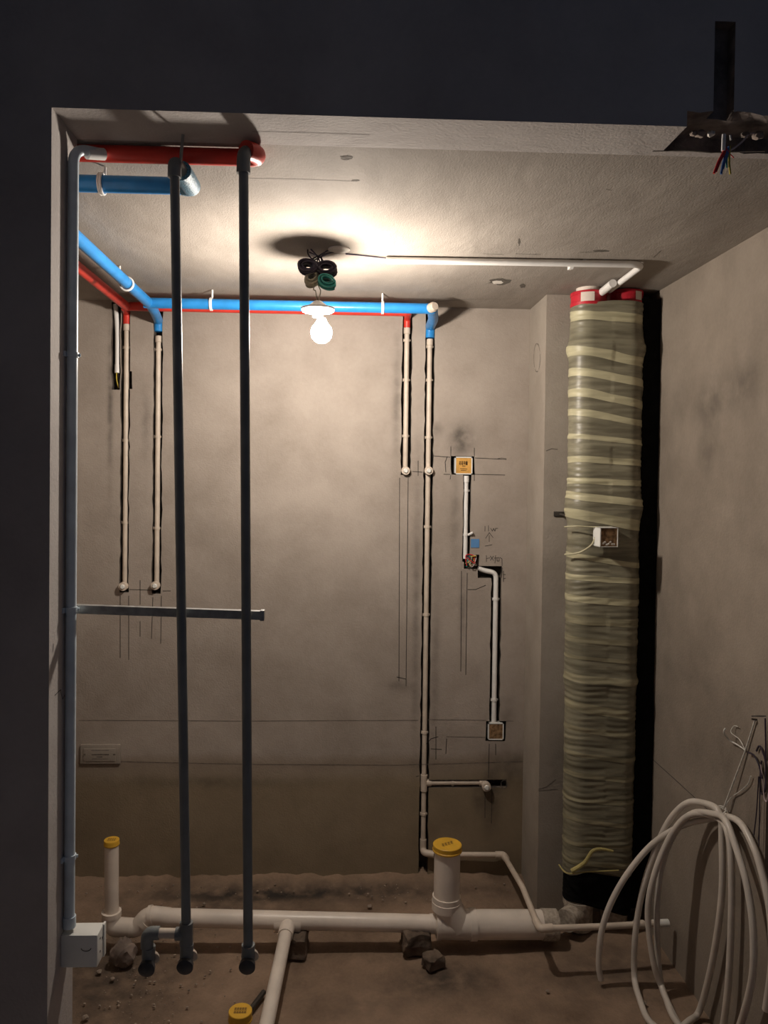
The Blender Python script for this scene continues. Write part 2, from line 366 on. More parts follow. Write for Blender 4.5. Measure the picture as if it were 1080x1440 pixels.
# rubble strewn on the screed
rb = bmesh.new()
for k in range(300):
    if k < 210: x, y = random.gauss(-.72, .14), random.gauss(2.95, .3)
    elif k < 360: x, y = random.uniform(-1.3, .8), 3.68-abs(random.gauss(0, .08))
    else: x, y = random.uniform(-1.3, 1.2), random.uniform(2.5, 3.6)
    if not (XL < x < XR and 2.4 < y < 3.72): continue
    s = random.choice((.002, .003, .003, .005))
    t = bmesh.new(); bmesh.ops.create_icosphere(t, subdivisions=1, radius=s)
    off = {}
    for v in t.verts: off[v] = rb.verts.new((x+v.co.x*random.uniform(.7, 1.5), y+v.co.y, .001+v.co.z*.8))
    for f in t.faces: rb.faces.new([off[v] for v in f.verts])
    t.free()
tag(obj('rubble', rb, M['pebble']), 'small light crumbs of mortar scattered over the brown floor', 'rubble', kind='stuff')
for i, (px_, py_, s) in enumerate([(140, 1368, .012), (158, 1378, .010), (120, 1433, .013), (163, 1352, .008), (287, 1272, .009), (520, 1276, .012), (905, 1412, .012), (770, 1395, .008)]):
    p = atZ(px_, py_, 0)
    solo('stone_chip', lump((p.x, p.y, s*.45), s, s*.8, s*.6, i*3.1, .3, 2), M['pebble'],
         ['pale stone chip lying right of the white square box', 'flat pale stone chip below the mortar lump', 'pale stone chip near the bottom left corner of the opening', 'tiny stone chip between white box and mortar lump',
          'pale crumb by the back wall behind the first grey pole', 'stone chip by the back wall left of the thick riser', 'stone chip on the floor among the hose loops', 'small stone chip on the floor left of the hose coil'][i], 'stone')

# marks on walls -------------------------------------------------------------
def marks(name, lines, wdt, material, Y=D-.0007, parent=wb, w2=None):
    bm = bmesh.new()
    for ln in lines: ribbon(bm, [at(x, y, Y) for x, y in ln], (0, -1, 0), wdt)
    return obj(name, bm, material, parent, smooth=False)
marks('pencil_line', [[(169, 838), (169, 925)], [(181, 838), (181, 928)], [(215, 840), (213, 898)], [(227, 838), (226, 905)], [(182, 829), (214, 830)], [(229, 831), (240, 831)],
    [(197, 816), (197, 850)], [(197, 874), (197, 895)], [(562, 672), (561, 958)], [(574, 672), (571, 965)], [(588, 648), (588, 669)], [(580, 663), (594, 664)],
    [(608, 641), (633, 643)], [(668, 644), (712, 646)], [(624, 667), (633, 667)], [(668, 667), (710, 668)], [(634, 628), (634, 641)], [(667, 630), (667, 641)], [(634, 668), (633, 674)], [(667, 668), (667, 676)],
    [(629, 642), (626, 650), (627, 664)], [(649, 803), (648, 944)], [(657, 806), (655, 949)], [(658, 829), (669, 829), (683, 823)],
    [(613, 1022), (613, 1068)], [(600, 1046), (606, 1039), (616, 1036)], [(606, 1053), (621, 1054)], [(628, 1039), (627, 1060)],
    [(688, 1046), (687, 1094)], [(697, 1046), (697, 1062)], [(706, 798), (706, 806)], [(708, 808), (711, 808)], [(708, 803), (708, 818)], [(708, 814), (711, 813)],
    [(558, 952), (571, 955)], [(682, 1110), (682, 1150)], [(692, 1112), (691, 1158)], [(585, 1092), (589, 1091)]], .0016, M['pencil'])
marks('pencil_line', [[(111, 1013), (340, 1014), (588, 1013)], [(601, 1012), (684, 1013)], [(712, 1014), (722, 1014)], [(628, 1036), (682, 1037)], [(112, 1070), (360, 1075), (560, 1076), (735, 1071)],
    [(700, 645), (705, 644), (712, 645)]], .0013, M['pencil_faint'])
marks('handwriting', [[(682, 740), (682, 747)], [(687, 739), (687, 747)], [(690, 743), (692.5, 747), (694, 743), (696, 747), (697, 743), (700, 743)],
    [(688, 749), (683, 757)], [(688, 749), (693.5, 756)], [(688, 753), (688, 762)], [(682, 768), (687, 767), (692, 766)],
    [(684, 781), (684, 790)], [(684, 785.5), (689, 784.5)], [(689.5, 782), (694, 788)], [(694, 782), (689.5, 788)], [(697, 781), (696, 792)], [(695, 785), (702, 784)], [(699, 785), (699, 789), (702, 789), (702, 785)],
    [(703, 784), (706, 786)], [(706, 786), (706, 796)]], .0014, M['pencil'])
bm = bmesh.new()                                                   # scribbled ring right of the low outlet
for k in range(14):
    a, b_ = k*.45, (k+1)*.45
    ribbon(bm, [at(709+4.5*math.cos(a), 1103+6*math.sin(a), D-.0007), at(709+4.5*math.cos(b_), 1103+6*math.sin(b_), D-.0007)], (0, -1, 0), .0015)
obj('handwriting', bm, M['pencil_faint'], wb, smooth=False)
wc = bpy.data.objects['wall_corner']
bm = bmesh.new()
for k in range(26):
    if k % 5 == 4: continue
    a, b_ = k*math.tau/26, (k+1)*math.tau/26
    ribbon(bm, [atX(755+4.5*math.cos(t), 503+20*math.sin(t), COLX-.0007) for t in (a, b_)], (-1, 0, 0), .0018)
obj('pencil_circle', bm, M['pencil_faint'], wc, smooth=False)
bm = bmesh.new(); ribbon(bm, [at(x, y, COLY-.0007) for x, y in [(757, 1110), (768, 1107), (782, 1096)]], (0, -1, 0), .0012); ribbon(bm, [at(x, y, COLY-.0007) for x, y in [(757, 1112), (784, 1110)]], (0, -1, 0), .0012)
ribbon(bm, [at(x, y, COLY-.0007) for x, y in [(768, 634), (776, 631), (784, 632)]], (0, -1, 0), .002)
obj('scratch', bm, M['pencil_faint'], wc, smooth=False)
bm = bmesh.new(); ribbon(bm, [atX(x, y, XR-.0007) for x, y in [(918, 1068), (950, 1097), (986, 1130), (1010, 1152)]], (-1, 0, 0), .0016)
ribbon(bm, [atX(x, y, XR-.0007) for x, y in [(1057, 1007), (1077, 1007)]], (-1, 0, 0), .002)
obj('pencil_line', bm, M['pencil'], wr, smooth=False)
wf = bpy.data.objects['wall_front']
bm = bmesh.new()
for ln in [[(77, 978), (83, 972), (86, 970)], [(85, 971), (88, 983), (92, 976)], [(75, 905), (75, 917)]]: ribbon(bm, [atX(x, y, XJ+.0008) for x, y in ln], (1, 0, 0), .0011)
obj('scratch', bm, M['pencil'], wf, smooth=False)
# chips and cracks of the ceiling, with one drawn pipe shadow
def chip(cx, cy, rx, ry, material, seed, n=14, dz=.0006, name='chip'):
    bm = bmesh.new(); vs = []
    for k in range(n):
        a = k*math.tau/n; kk = 1+.55*noise.noise(Vector((seed, k*.9, 0)))
        vs.append(bm.verts.new(atZ(cx+rx*kk*math.cos(a), cy+ry*kk*math.sin(a), ZC-dz)))
    bm.faces.new(vs); return obj(name, bm, material, ceil, smooth=False)
chip(487, 222, 9, 3, M['chip'], 1); chip(500, 254, 6, 1.2, M['chip'], 2); chip(703, 396, 15, 4.5, M['chip'], 3); chip(700, 397, 8, 2.5, M['chalk'], 4, dz=.0012)
chip(722, 372, 5, 1, M['chip'], 5); chip(845, 353, 12, 1.5, M['chip'], 6); chip(730, 340, 1.5, 5, M['chip'], 7); chip(735, 402, 4, 3, M['chip'], 8)
bm = bmesh.new()
for ln, wd in [([(345, 251), (420, 252), (498, 255)], .0009), ([(860, 268), (852, 266)], .001), ([(918, 213), (965, 212), (1000, 215), (1075, 213)], .0022), ([(680, 357), (708, 358)], .0015),
           ([(725, 357), (760, 358)], .0012), ([(815, 355), (850, 354)], .0015), ([(919, 362), (930, 352)], .0016), ([(112, 326), (150, 362), (205, 414)], .0018), ([(355, 185), (440, 187), (520, 190)], .0008),  # the long diagonal line is a pipe shadow drawn dark
           ([(600, 425), (660, 421), (728, 420)], .0012)]:
    ribbon(bm, [atZ(x, y, ZC-.0007) for x, y in ln], (0, 0, -1), wd)
obj('crack_and_shadow', bm, M['chip'], ceil, smooth=False)
for (x, y, s, i) in [(985, 192, .012, 0), (1000, 187, .009, 1), (1048, 186, .010, 2), (1066, 188, .013, 3), (975, 198, .008, 4)]:
    p = at(x, y, Y0+.06); obj('broken_edge', lump((p.x, p.y, ZC+.012), s, s, s*.8, i*5, .4, 2), M['mortar'] if i != 1 else M['chalk'], wf)

# ------------------------------------------------------------------ the lamp
lp = at(447, 432, 2.80)
lamp = thing('pendant_bulb', 'bright bare bulb in a white holder hanging from the ceiling wires', 'lamp', (lp.x, lp.y, lp.z-.12))
bc = Vector((lp.x+.014, lp.y, lp.z-.090))
obj('bulb', lathe(bmesh.new(), bc, [(-.040, .003), (-.039, .013), (-.033, .024), (-.020, .035), (0, .0395), (.016, .035), (.030, .024), (.044, .016), (.050, .014)], seg=20), M['bulb'], lamp)
obj('lamp_holder', lathe(bmesh.new(), (lp.x, lp.y, lp.z-.036), [(0, .019), (.016, .022), (.020, .056), (.026, .061), (.033, .061), (.040, .036), (.052, .020), (.058, .012)]), M['ceramic'], lamp)
for s in (-1, 1):
    a = lp+Vector((s*.003, 0, .018)); e = at(444+s*2, 398, 2.80)
    obj('flex_wire', T(catmull([a, a+Vector((s*.006, 0, .04)), (a+e)/2+Vector((s*.008, 0, .01)), e]), .0018, seg=8), M['w_cream'], lamp)

def coil(px_, py_, Y, rad, depth, turns, wr_, tilt, seed, rz=.5):
    c = at(px_, py_, Y); pts = []; n = int(turns*18)
    R = Matrix.Rotation(tilt, 3, 'Y')
    for k in range(n):
        a = k*math.tau/18; t = k/n
        j = .78+.22*math.sin(a*.37+seed)+.10*noise.noise(Vector((seed, a*.35, 0)))
        v = R @ Vector((rad*j*math.cos(a), (t-.5)*depth, rad*rz*j*math.sin(a)))
        pts.append(c+v+Vector((0, 0, .006*noise.noise(Vector((seed+3, a*.2, 5))))))
    return T(pts, wr_, seg=7)
cg = 'coils of wire bundled above the bulb'
solo('wire_coil', coil(433, 376, 2.78, .034, .07, 16, .0040, .1, 1, .62), M['w_black'], 'left loop of black wire coiled under the ceiling above the bulb', 'wire', cg)
solo('wire_coil', coil(459, 379, 2.80, .036, .07, 17, .0042, .05, 2, .62), M['w_black'], 'right loop of black wire coiled under the ceiling above the bulb', 'wire', cg)
solo('wire_coil', coil(439, 393, 2.82, .027, .08, 14, .0034, -.5, 3, .7), M['w_cream'], 'cream wire coiled under the black loops above the bulb', 'wire', cg)
solo('wire_coil', coil(460, 397, 2.79, .031, .08, 15, .0036, .25, 4, .62), M['w_teal'], 'dark teal wire coiled beside the cream coil above the bulb', 'wire', cg)
bm = bmesh.new()
for k in range(7):
    e = atZ(448+random.uniform(-22, 26), 353+random.uniform(-3, 4), ZC-.001); s = at(446+random.uniform(-18, 18), 372, 2.79)
    tube(bm, catmull([e, (e+s)/2+Vector((random.uniform(-.02, .02), 0, .004)), s]), .0028, seg=6)
solo('wire_bundle', bm, M['w_black'], 'dark wires dropping from the ceiling box to the coils', 'wire')
jb = atZ(477, 350, ZC)
bm = lathe(bmesh.new(), (jb.x, jb.y, ZC), [(0, .040), (-.004, .040), (-.0045, .030), (-.001, .028), (-.0006, .001)])
solo('ceiling_box', bm, M['chalk'], 'round pale electrical box set in the ceiling by the wire coils', 'box')
cb = [atZ(486, 357, ZC-.004), atZ(512, 359.5, ZC-.004), atZ(545, 363, ZC-.006)]
solo('ceiling_cable', T(catmull(cb), .0026, seg=8), M['w_black'], 'thin black cable along the ceiling from the coils to the white conduit', 'cable')
# ceiling conduit
ccd = atZ(905, 372, ZC-.016)
a = atZ(543, 366, ZC-.016)
cth = thing('ceiling_conduit', 'white conduit along the ceiling, bending back above the wrapped stack', 'pipe', (a.x, a.y, ZC-.03))
e2 = Vector((ccd.x, 3.40, ZC-.022))
obj('conduit_tube', T(fillet([a, ccd, Vector((ccd.x+.006, 3.26, ZC-.02))], .05, 8), .0125), M['conduit'], cth)
obj('conduit_end', T([Vector((ccd.x-.028, 3.12, ZC-.024)), Vector((ccd.x-.028, 3.30, ZC-.03)), Vector((ccd.x-.03, 3.34, ZC-.032))], .0165, radii=[.0165, .0165, .012]), M['conduit'], cth)
for (x, y) in ((803, 374), (700, 371)):
    p = atZ(x, y-1, ZC-.016)
    bm = T([p-Vector((.007, 0, 0)), p+Vector((.007, 0, 0))], .0155); box(bm, p+Vector((-.006, .010, -.012)), p+Vector((.006, .026, .0155)))
    if x == 803: obj('clip', bm, M['conduit'], cth)
    else: bm.free()
p = atZ(822, 371, ZC-.016); obj('clip', B(p+Vector((-.006, -.006, 0)), p+Vector((.006, .006, .0155))), M['conduit'], cth)

# ------------------------------------------------------------------ blue and red ceiling pipes
ZB, ZR_ = 1.98+.748, 1.98+.7965; RB, RR = .0235, .0208
Yb = 3.45; Yr = 3.66
xe = at(604, 437, Yb).x; xc = at(209, 435, Yb).x; xcw = at(221, 600, D).x
x1 = at(264, 280, 2.08).x
blue = thing('blue_pipe', 'blue sleeved water pipe running under the ceiling and across the back wall', 'pipe', (xc, 2.9, ZB-RB))
obj('pipe_run', T(fillet([(x1, 2.08, ZB+.015), (xc, 2.08, ZB+.015), (xc, Yb, ZB)], .04), RB*.95, seg=18), M['blue'], blue)
obj('pipe_run', T([(xc-.02, Yb, ZB), (xe-.012, Yb, ZB)], RB, seg=18), M['blue'], blue)
obj('pipe_run', T(fillet([(xc+.002, Yb, ZB-.001), (xc-.002, 3.55, ZB-.012), (xcw, D+.012, ZB-.018), (xcw, D+.012, ZB-.07)], .02), RB*.93, seg=18), M['blue'], blue)
xE = at(602, 700, D).x
obj('elbow', T(fillet([(xe-.02, Yb, ZB), (xe+.012, Yb+.0, ZB), (xE, 3.62, ZB-.012), (xE, D+.014, ZB-.02), (xE, D+.014, ZB-.075)], .03), RB*1.02, seg=18), M['blue'], blue)
obj('end_cap', lathe(bmesh.new(), (xe+.004, Yb-.012, ZB), [(0, .022), (.022, .022), (.024, .018), (.034, .017)], axis=(.55, -1, .1)), M['ppr'], blue)
obj('foam_stub', T(catmull([(x1-.012, 2.08, ZB+.015), (x1+.010, 2.068, ZB+.010), (x1+.016, 2.02, ZB), (x1+.018, 1.965, ZB-.0045), (x1+.016, 1.925, ZB-.004)], 5), RB*1.04, seg=22), M['blue_mesh'], blue)
xr_c, xrw, xD = -1.04, at(176, 600, D).x, at(571.5, 560, D).x
x2 = at(352, 233, 1.965).x
red = thing('red_pipe', 'red sleeved water pipe running beside the blue one under the ceiling', 'pipe', (xr_c, 2.9, ZR_-RR))
obj('pipe_run', T(fillet([(x2, 1.965, ZR_), (xr_c, 1.965, ZR_), (xr_c, Yr, ZR_-.021)], .04), RR, seg=18), M['red'], red)
ZRb = ZR_-.021
obj('pipe_run', T([(xr_c-.02, Yr, ZRb), (xD-.01, Yr, ZRb)], RR, seg=18), M['red'], red)
obj('pipe_run', T(fillet([(xr_c, Yr-.02, ZR_-.021), (xrw+.01, 3.70, ZR_-.02), (xrw, D+.014, ZR_-.03), (xrw, D+.014, ZR_-.085)], .02), RR*.85, seg=18), M['red'], red)
obj('elbow', T(fillet([(xD-.03, Yr, ZR_-.021), (xD, Yr, ZR_-.021), (xD, D+.008, ZR_-.03), (xD, D+.013, ZR_-.075)], .02), RR*.8, seg=18), M['red'], red)
obj('foam_stub', T(catmull([(x2-.004, 1.965, ZR_), (x2+.016, 1.955, ZR_), (x2+.014, 1.925, ZR_-.004), (x2-.002, 1.895, ZR_-.01)], 5), RR*1.1, seg=22), M['red'], red)

def hanger(px_, py_, Y, axis, label, X=None, Z=None, R=RB):
    c = Vector((X if X is not None else at(px_, py_, Y).x, Y, Z))
    t = thing('pipe_hanger', label, 'hanger', (c.x, c.y, c.z-R), 'white hangers of the blue pipe')
    ax = Vector(axis); s = ax*.006
    bm = bmesh.new(); pts = []
    u = Vector((0, 0, 1)); v = ax.cross(u)
    pts = [c+(u*math.cos(k*math.tau/20)+v*math.sin(k*math.tau/20))*(R+.003) for k in range(20)]
    for off in (-.5, .5): tube(bm, [q+s*off for q in pts], .0035, seg=7, closed=True)
    obj('ring', bm, M['conduit'], t)
    f = c+Vector((0, 0, R+.003))
    side = v*(-.030 if axis[0] else .0)
    obj('strap', T([c+v*(R+.002)*(-1), c+v*(R+.004)*(-1)+Vector((0, 0, ZC-c.z-.002))], .0042, seg=8), M['conduit'], t)
    return t
hanger(297, 430, Yb, (1, 0, 0), 'white hanger on the back blue pipe between the two grey poles', Z=ZB)
hanger(538, 434, Yb, (1, 0, 0), 'white hanger on the back blue pipe right of the bulb', Z=ZB)
hanger(143, 275, 2.08, (1, 0, 0), 'white hanger on the near blue pipe by the left jamb', Z=ZB+.015)
hy = CAM.y + (xc)/(ray(178, 405).x)*ray(178, 405).y
hanger(0, 0, hy, (0, 1, 0), 'white hanger on the blue pipe running towards the corner', X=xc, Z=ZB)

# ------------------------------------------------------------------ pipes chased into the back wall
RP = .0125; YP = D+.014
def clip_on(parent, c, axis, material, R=RP):
    c = Vector(c); ax = Vector(axis)
    bm = T([c-ax*.006, c+ax*.006], R+.0028, seg=14)
    s = ax.cross(Vector((0, 1, 0)))
    for k in (-1, 1): box(bm, c+s*k*(R+.001)-ax*.005-Vector((.002, .004, .002)), c+s*k*(R+.007)+ax*.005+Vector((.002, .012, .002))) if k > 0 else None
    tube(bm, [c+s*(R+.005), c-s*(R+.005)], .0045, seg=8)
    return obj('clip', bm, material, parent)
def outlet(parent, c, r=.021):
    c = Vector(c)
    bm = lathe(bmesh.new(), c, [(-.012, r*.85), (0, r), (.024, r), (.027, r*.93), (.0275, r*.62)], axis=(0, -1, 0))
    o = obj('outlet', bm, M['ppr'], parent)
    obj('plug', lathe(bmesh.new(), c+Vector((0, -.024, 0)), [(0, r*.58), (.005, r*.58), (.012, r*.42), (.0125, .002)], axis=(0, -1, 0), seg=12), M['white'], o)
def vpipe(name, label, X, ztop, pts, clips, outs, r=RP):
    t = thing(name, label, 'pipe', (X, YP, min(p[2] for p in pts)))
    obj('tube', T(fillet(pts, .02), r), M['ppr'], t)
    for y in clips: clip_on(t, (X, YP, at(0, y, D).z), (0, 0, 1), M['ppr'])
    for o in outs: outlet(t, o)
    return t
def zpx(x, y): return at(x, y, D).z
def vp(x, label, y_top, y_bot, clips, ends, top_r=.017):
    X = x; zt = y_top; zb = y_bot
    t = thing('water_pipe', label, 'pipe', (X, YP, zb-.02))
    obj('tube', T([(X, YP, zt), (X, YP, zb)], RP), M['ppr'], t)
    obj('socket', lathe(bmesh.new(), (X, YP, zt-.002), [(-.03, .0135), (-.028, .0165), (0, .0165)]), M['ppr'], t)
    for z in clips: clip_on(t, (X, YP, z), (0, 0, 1), M['ppr'])
    for z in ends: outlet(t, (X, YP-.012, z))
    return t
vp(xrw, 'beige water pipe chased into the back wall beside the short white conduit', ZR_-.085, zpx(170, 824), [zpx(176, y) for y in (488, 619, 735)], [zpx(170, 824)])
vp(xcw, 'beige water pipe chased into the back wall below the blue pipe corner', ZB-.09, zpx(219, 823), [zpx(221, y) for y in (491, 614, 743)], [zpx(219, 823)])
vp(xD, 'short beige water pipe ending at a plug left of the long pipe', ZR_-.075, zpx(571, 662), [zpx(571, y) for y in (478, 534, 613)], [zpx(571, 662)])
eb = at(592, 1196, D).z
tE = thing('water_pipe', 'longest beige water pipe from the blue pipe end down to the floor', 'pipe', (xE, YP, eb-.02))
# slight lean of the long pipe keeps it inside its slot
xEb = at(594, 1190, D).x
obj('tube', T([(xE, YP, ZB-.08), (xE-.0, YP, eb)], RP), M['ppr'], tE)
obj('socket', lathe(bmesh.new(), (xE, YP, ZB-.082), [(-.03, .0135), (-.028, .0165), (0, .0165)]), M['ppr'], tE)
for y in (487, 534, 615, 741, 865, 1031, 1146): clip_on(tE, (xE, YP, zpx(600, y)), (0, 0, 1), M['ppr'])
outlet(tE, (xE, YP-.012, zpx(601, 662)))
zk = zpx(640, 1102); xk = at(683, 1102, D).x
obj('tee', T([(xE, YP, zk+.04), (xE, YP, zk-.04)], .0175), M['ppr'], tE)
obj('branch', T([(xE, YP, zk), (xk, YP, zk)], RP), M['ppr'], tE)
obj('tee_collar', T([(xE+.012, YP, zk), (xE+.036, YP, zk)], .0175), M['ppr'], tE)
clip_on(tE, ((xE+xk)/2-.01, YP, zk), (1, 0, 0), M['ppr'])
obj('elbow', T([(xk-.03, YP, zk), (xk+.005, YP, zk)], .0175), M['ppr'], tE)
outlet(tE, (xk, YP-.016, zk-.008), .022)
obj('elbow', T(fillet([(xE, YP, eb+.05), (xE, YP, eb), (xE+.002, YP-.03, eb-.003), (xE+.05, D-.028, eb-.006)], .02), .0165), M['ppr'], tE)
# low pipe along the back wall, then over the drain towards the camera and right
zl = eb-.006
cA = at(708, 1202, D-.035); cA.z = max(cA.z, .10)
pB = at(760, 1306, 2.985); pC = at(845, 1303, 3.01); pD_ = at(938, 1298, 3.04)
lth = thing('floor_water_pipe', 'thin beige water pipe crossing over the thick drain to the right wall', 'pipe', (cA.x, 3.2, pB.z-.02))
obj('tube', T(fillet([(xE+.05, D-.028, zl), cA, cA+Vector((.0, -.03, .004)), at(735, 1252, 3.27)+Vector((0, 0, .012)), pB+Vector((-.004, .02, 0)), pB, pC, pD_], .015), .0125), M['ppr'], lth)
obj('elbow', T(fillet([cA+Vector((-.04, 0, 0)), cA, cA+Vector((.003, -.05, .005))], .015), .0165), M['ppr'], lth)
obj('elbow', T(fillet([pB+Vector((-.006, .055, .001)), pB, pB+Vector((.05, .005, 0))], .012), .016), M['ppr'], lth)
obj('coupling', T([at(892, 1300, 3.025), at(905, 1300, 3.03)], .0165), M['ppr'], lth)
obj('threaded_end', T([at(918, 1299, 3.035), pD_+Vector((.005, 0, 0))], .0155), M['white'], lth)

# ------------------------------------------------------------------ white conduits and boxes of the back wall
xa = at(164, 480, D).x
t = thing('wall_conduit', 'short white conduit beside the leftmost water pipe with loose wires below', 'pipe', (xa, YP, zpx(165, 546)))
obj('tube', T(catmull([(xa-.012, YP+.004, zpx(163, 427)), (xa-.004, YP, zpx(163, 450)), (xa, YP, zpx(164, 475)), (xa, YP, zpx(165, 523))]), .0115), M['conduit'], t)
obj('sleeve', T([(xa, YP, zpx(165, 512)), (xa, YP, zpx(165, 524))], .013), M['conduit'], t)
for k, (mm, dx) in enumerate((('w_yel', -.003), ('w_black', .004))):
    obj('wire', T(catmull([(xa+dx, YP, zpx(165, 522)), (xa+dx*2+.004, YP-.004, zpx(165, 533)), (xa+dx+.01, YP, zpx(165, 545))]), .0028, seg=7), M[mm], t)
p1 = Vector((at(656, 700, D).x, YP, zpx(656, 669))); p2 = Vector((at(656, 700, D).x, YP, zpx(656, 786)))
t = thing('wall_conduit', 'straight white conduit below the orange covered box on the back wall', 'pipe', p2)
obj('tube', T([p1, p2], .0115), M['conduit'], t)
obj('socket', T([p1, p1+Vector((0, 0, -.032))], .0145), M['conduit'], t)
clip_on(t, (p1.x, YP, zpx(656, 690)), (0, 0, 1), M['conduit'], .0115)
clip_on(t, (p1.x, YP, zpx(656, 752)), (0, 0, 1), M['conduit'], .0115)
q = Vector((p1.x+.01, YP-.018, zpx(656, 752))); obj('stub', T([q, q+Vector((.022, -.01, .012))], .006, seg=8), M['conduit'], t)
xi = at(697, 900, D).x
t = thing('wall_conduit', 'curved white conduit running down to the brown covered box', 'pipe', (xi, YP, zpx(697, 1016)))
obj('tube', T(fillet([(at(673, 800, D).x, YP-.002, zpx(673, 799)), (at(682, 802, D).x, YP, zpx(682, 803)), (xi, YP, zpx(694, 806)), (xi, YP, zpx(697, 1016))], .055, 8), .0125), M['conduit'], t)
for y in (843, 985): clip_on(t, (xi, YP, zpx(697, y)), (0, 0, 1), M['conduit'], .0125)
bm = bmesh.new()
tg = 'loose wires in the hole between two conduits'
for k, mm in enumerate(('w_yel', 'w_red', 'w_black', 'w_cream', 'w_teal', 'w_pink', 'w_yel')):
    pts = [at(656+random.uniform(-2, 14), 783+random.uniform(-3, 14), D-.004-random.uniform(0, .02)) for _ in range(6)]
    bm = T(catmull(pts, 6), .0022, seg=6)
    if k == 0: wt = thing('wire_tangle', 'tangle of coloured wires in the hole between two white conduits', 'wire', at(664, 798, D-.01))
    obj('wire', bm, M[mm], wt)

def square_box(px0, py0, px1, py1, face, label, glyphs, proud=.004):
    a = at(px0, py1, D-.002); b = at(px1, py0, D-.002)
    c = (a+b)/2; h = (b.x-a.x)/2; hz_ = (b.z-a.z)/2
    t = thing('wall_box', label, 'box', (c.x, D, c.z-hz_))
    wth = .0055
    bm = bmesh.new()
    for (x0, z0, x1_, z1) in ((-h, -hz_, -h+wth, hz_), (h-wth, -hz_, h, hz_), (-h, -hz_, h, -hz_+wth), (-h, hz_-wth, h, hz_)):
        box(bm, (c.x+x0, D-proud, c.z+z0), (c.x+x1_, D+.036, c.z+z1))
    obj('rim', bm, M['white'], t)
    bm = B((c.x-h+wth-.001, D-proud+.0025, c.z-hz_+wth-.001), (c.x+h-wth+.001, D+.006, c.z+hz_-wth+.001))
    cv = obj('cover_card', bm, face, t)
    if glyphs:
        bm = bmesh.new(); yy = D-proud+.0018
        def st(pts): ribbon(bm, [(c.x+h*u, yy, c.z+hz_*v) for u, v in pts], (0, -1, 0), .0016)
        for g in range(4):
            ox = -.42+g*.25
            st([(ox-.08, .42), (ox+.08, .42)]); st([(ox, .5), (ox, .12)]); st([(ox-.08, .26), (ox+.08, .26)]); 
            if g in (0, 1): st([(ox-.08, .16), (ox+.08, .08)])
            if g == 3: st([(ox-.08, .46), (ox-.08, .1), (ox+.08, .1), (ox+.08, .46)])
        st([(-.15, -.05), (.18, -.05)]); st([(-.4, -.35), (.4, -.38)]); st([(-.3, -.55), (.3, -.55)])
        obj('print', bm, M['ink'], cv, smooth=False)
    return t
square_box(639.5, 642.5, 664.5, 667, M['orange'], 'white square wall box with an orange printed cover card', True)
square_box(686, 1016.5, 708.5, 1040.5, M['brown'], 'white square wall box with a brown cover low on the back wall', False)
a = at(662, 770, D-.001); b = at(674, 758, D-.001)
solo('tape_patch', B((a.x, D-.0022, a.z), (b.x, D-.0002, b.z)), M['tape'], 'small blue square of tape beside the straight white conduit', 'tape')
# flat covered box at the lower left
a = at(114, 1073, D); b = at(170, 1046, D)
t = thing('cover_plate', 'wide plastered cover plate low on the back wall at the left', 'plate', ((a.x+b.x)/2, D, a.z))
obj('frame', B((a.x, D-.012, a.z), (b.x, D, b.z), .003), M['column'], t)
obj('panel', B((a.x+.016, D-.016, a.z+.014), (b.x-.022, D-.011, b.z-.018), .002), M['column'], t)
bm = bmesh.new()
for (u0, u1, v, wd) in ((.28, .72, .72, .001), (.30, .72, .5, .0028), (.42, .56, .38, .002), (.3, .7, .28, .001), (.09, .13, .5, .003), (.84, .88, .5, .003)):
    ribbon(bm, [(a.x+(b.x-a.x)*u0, D-.0165, a.z+(b.z-a.z)*v), (a.x+(b.x-a.x)*u1, D-.0165, a.z+(b.z-a.z)*v)], (0, -1, 0), wd)
obj('print', bm, M['pencil_faint'], t, smooth=False)

# ------------------------------------------------------------------ near poles, strut, jamb conduit and its box
YN = 1.885; RN = .0118
def pole_pt(x, y): return at(x, y, YN)
def end_elbow(parent, p, mat_):
    bm = T(catmull([p+Vector((0, 0, .03)), p+Vector((0, 0, .005)), p+Vector((0, -.004, -.008)), p+Vector((0, -.016, -.012))], 5), .0165)
    e = obj('elbow', bm, mat_, parent)
    obj('plug', lathe(bmesh.new(), p+Vector((0, -.010, -.012)), [(0, .019), (.012, .020), (.014, .016), (.018, .010), (.0185, .002)], axis=(0, -1, -.15)), M['dark'], e)
    obj('seat_ring', lathe(bmesh.new(), p+Vector((.004, .004, -.002)), [(0, .022), (.008, .019)], axis=(0, 1, .4)), M['ppr'], e)
top1, bot1 = pole_pt(245.5, 232), pole_pt(262.5, 1345)
p1t = thing('grey_pole', 'grey riser pipe with a short tee branch, left of the two poles', 'pipe', bot1+Vector((0, 0, -.04)), 'grey riser pipes standing in the opening')
obj('tube', T([top1, bot1], RN), M['grey'], p1t)
obj('top_elbow', T(fillet([top1-Vector((0, 0, .03)), top1+Vector((0, 0, .008)), Vector((x1+.016, 1.935, ZB-.004))], .018), .0165), M['grey'], p1t)
end_elbow(p1t, bot1, M['grey'])
tz = pole_pt(262, 1313)
obj('tee', T([pole_pt(262, 1297), pole_pt(262, 1328)], .0165), M['grey'], p1t)
bl_ = pole_pt(207, 1312); bb = pole_pt(209, 1348)
br = obj('branch', T(fillet([tz, bl_, bb], .02), RN), M['ppr'], p1t)
obj('coupling', T([tz-Vector((.008, 0, 0)), tz-Vector((.026, 0, 0))], .0155), M['grey'], br)
obj('corner', T(fillet([bl_+Vector((.03, 0, 0)), bl_, bl_+Vector((0, 0, -.035))], .02), .0155), M['grey'], br)
end_elbow(p1t, bb, M['grey'])
top2, bot2 = pole_pt(342.5, 226), pole_pt(349, 1345)
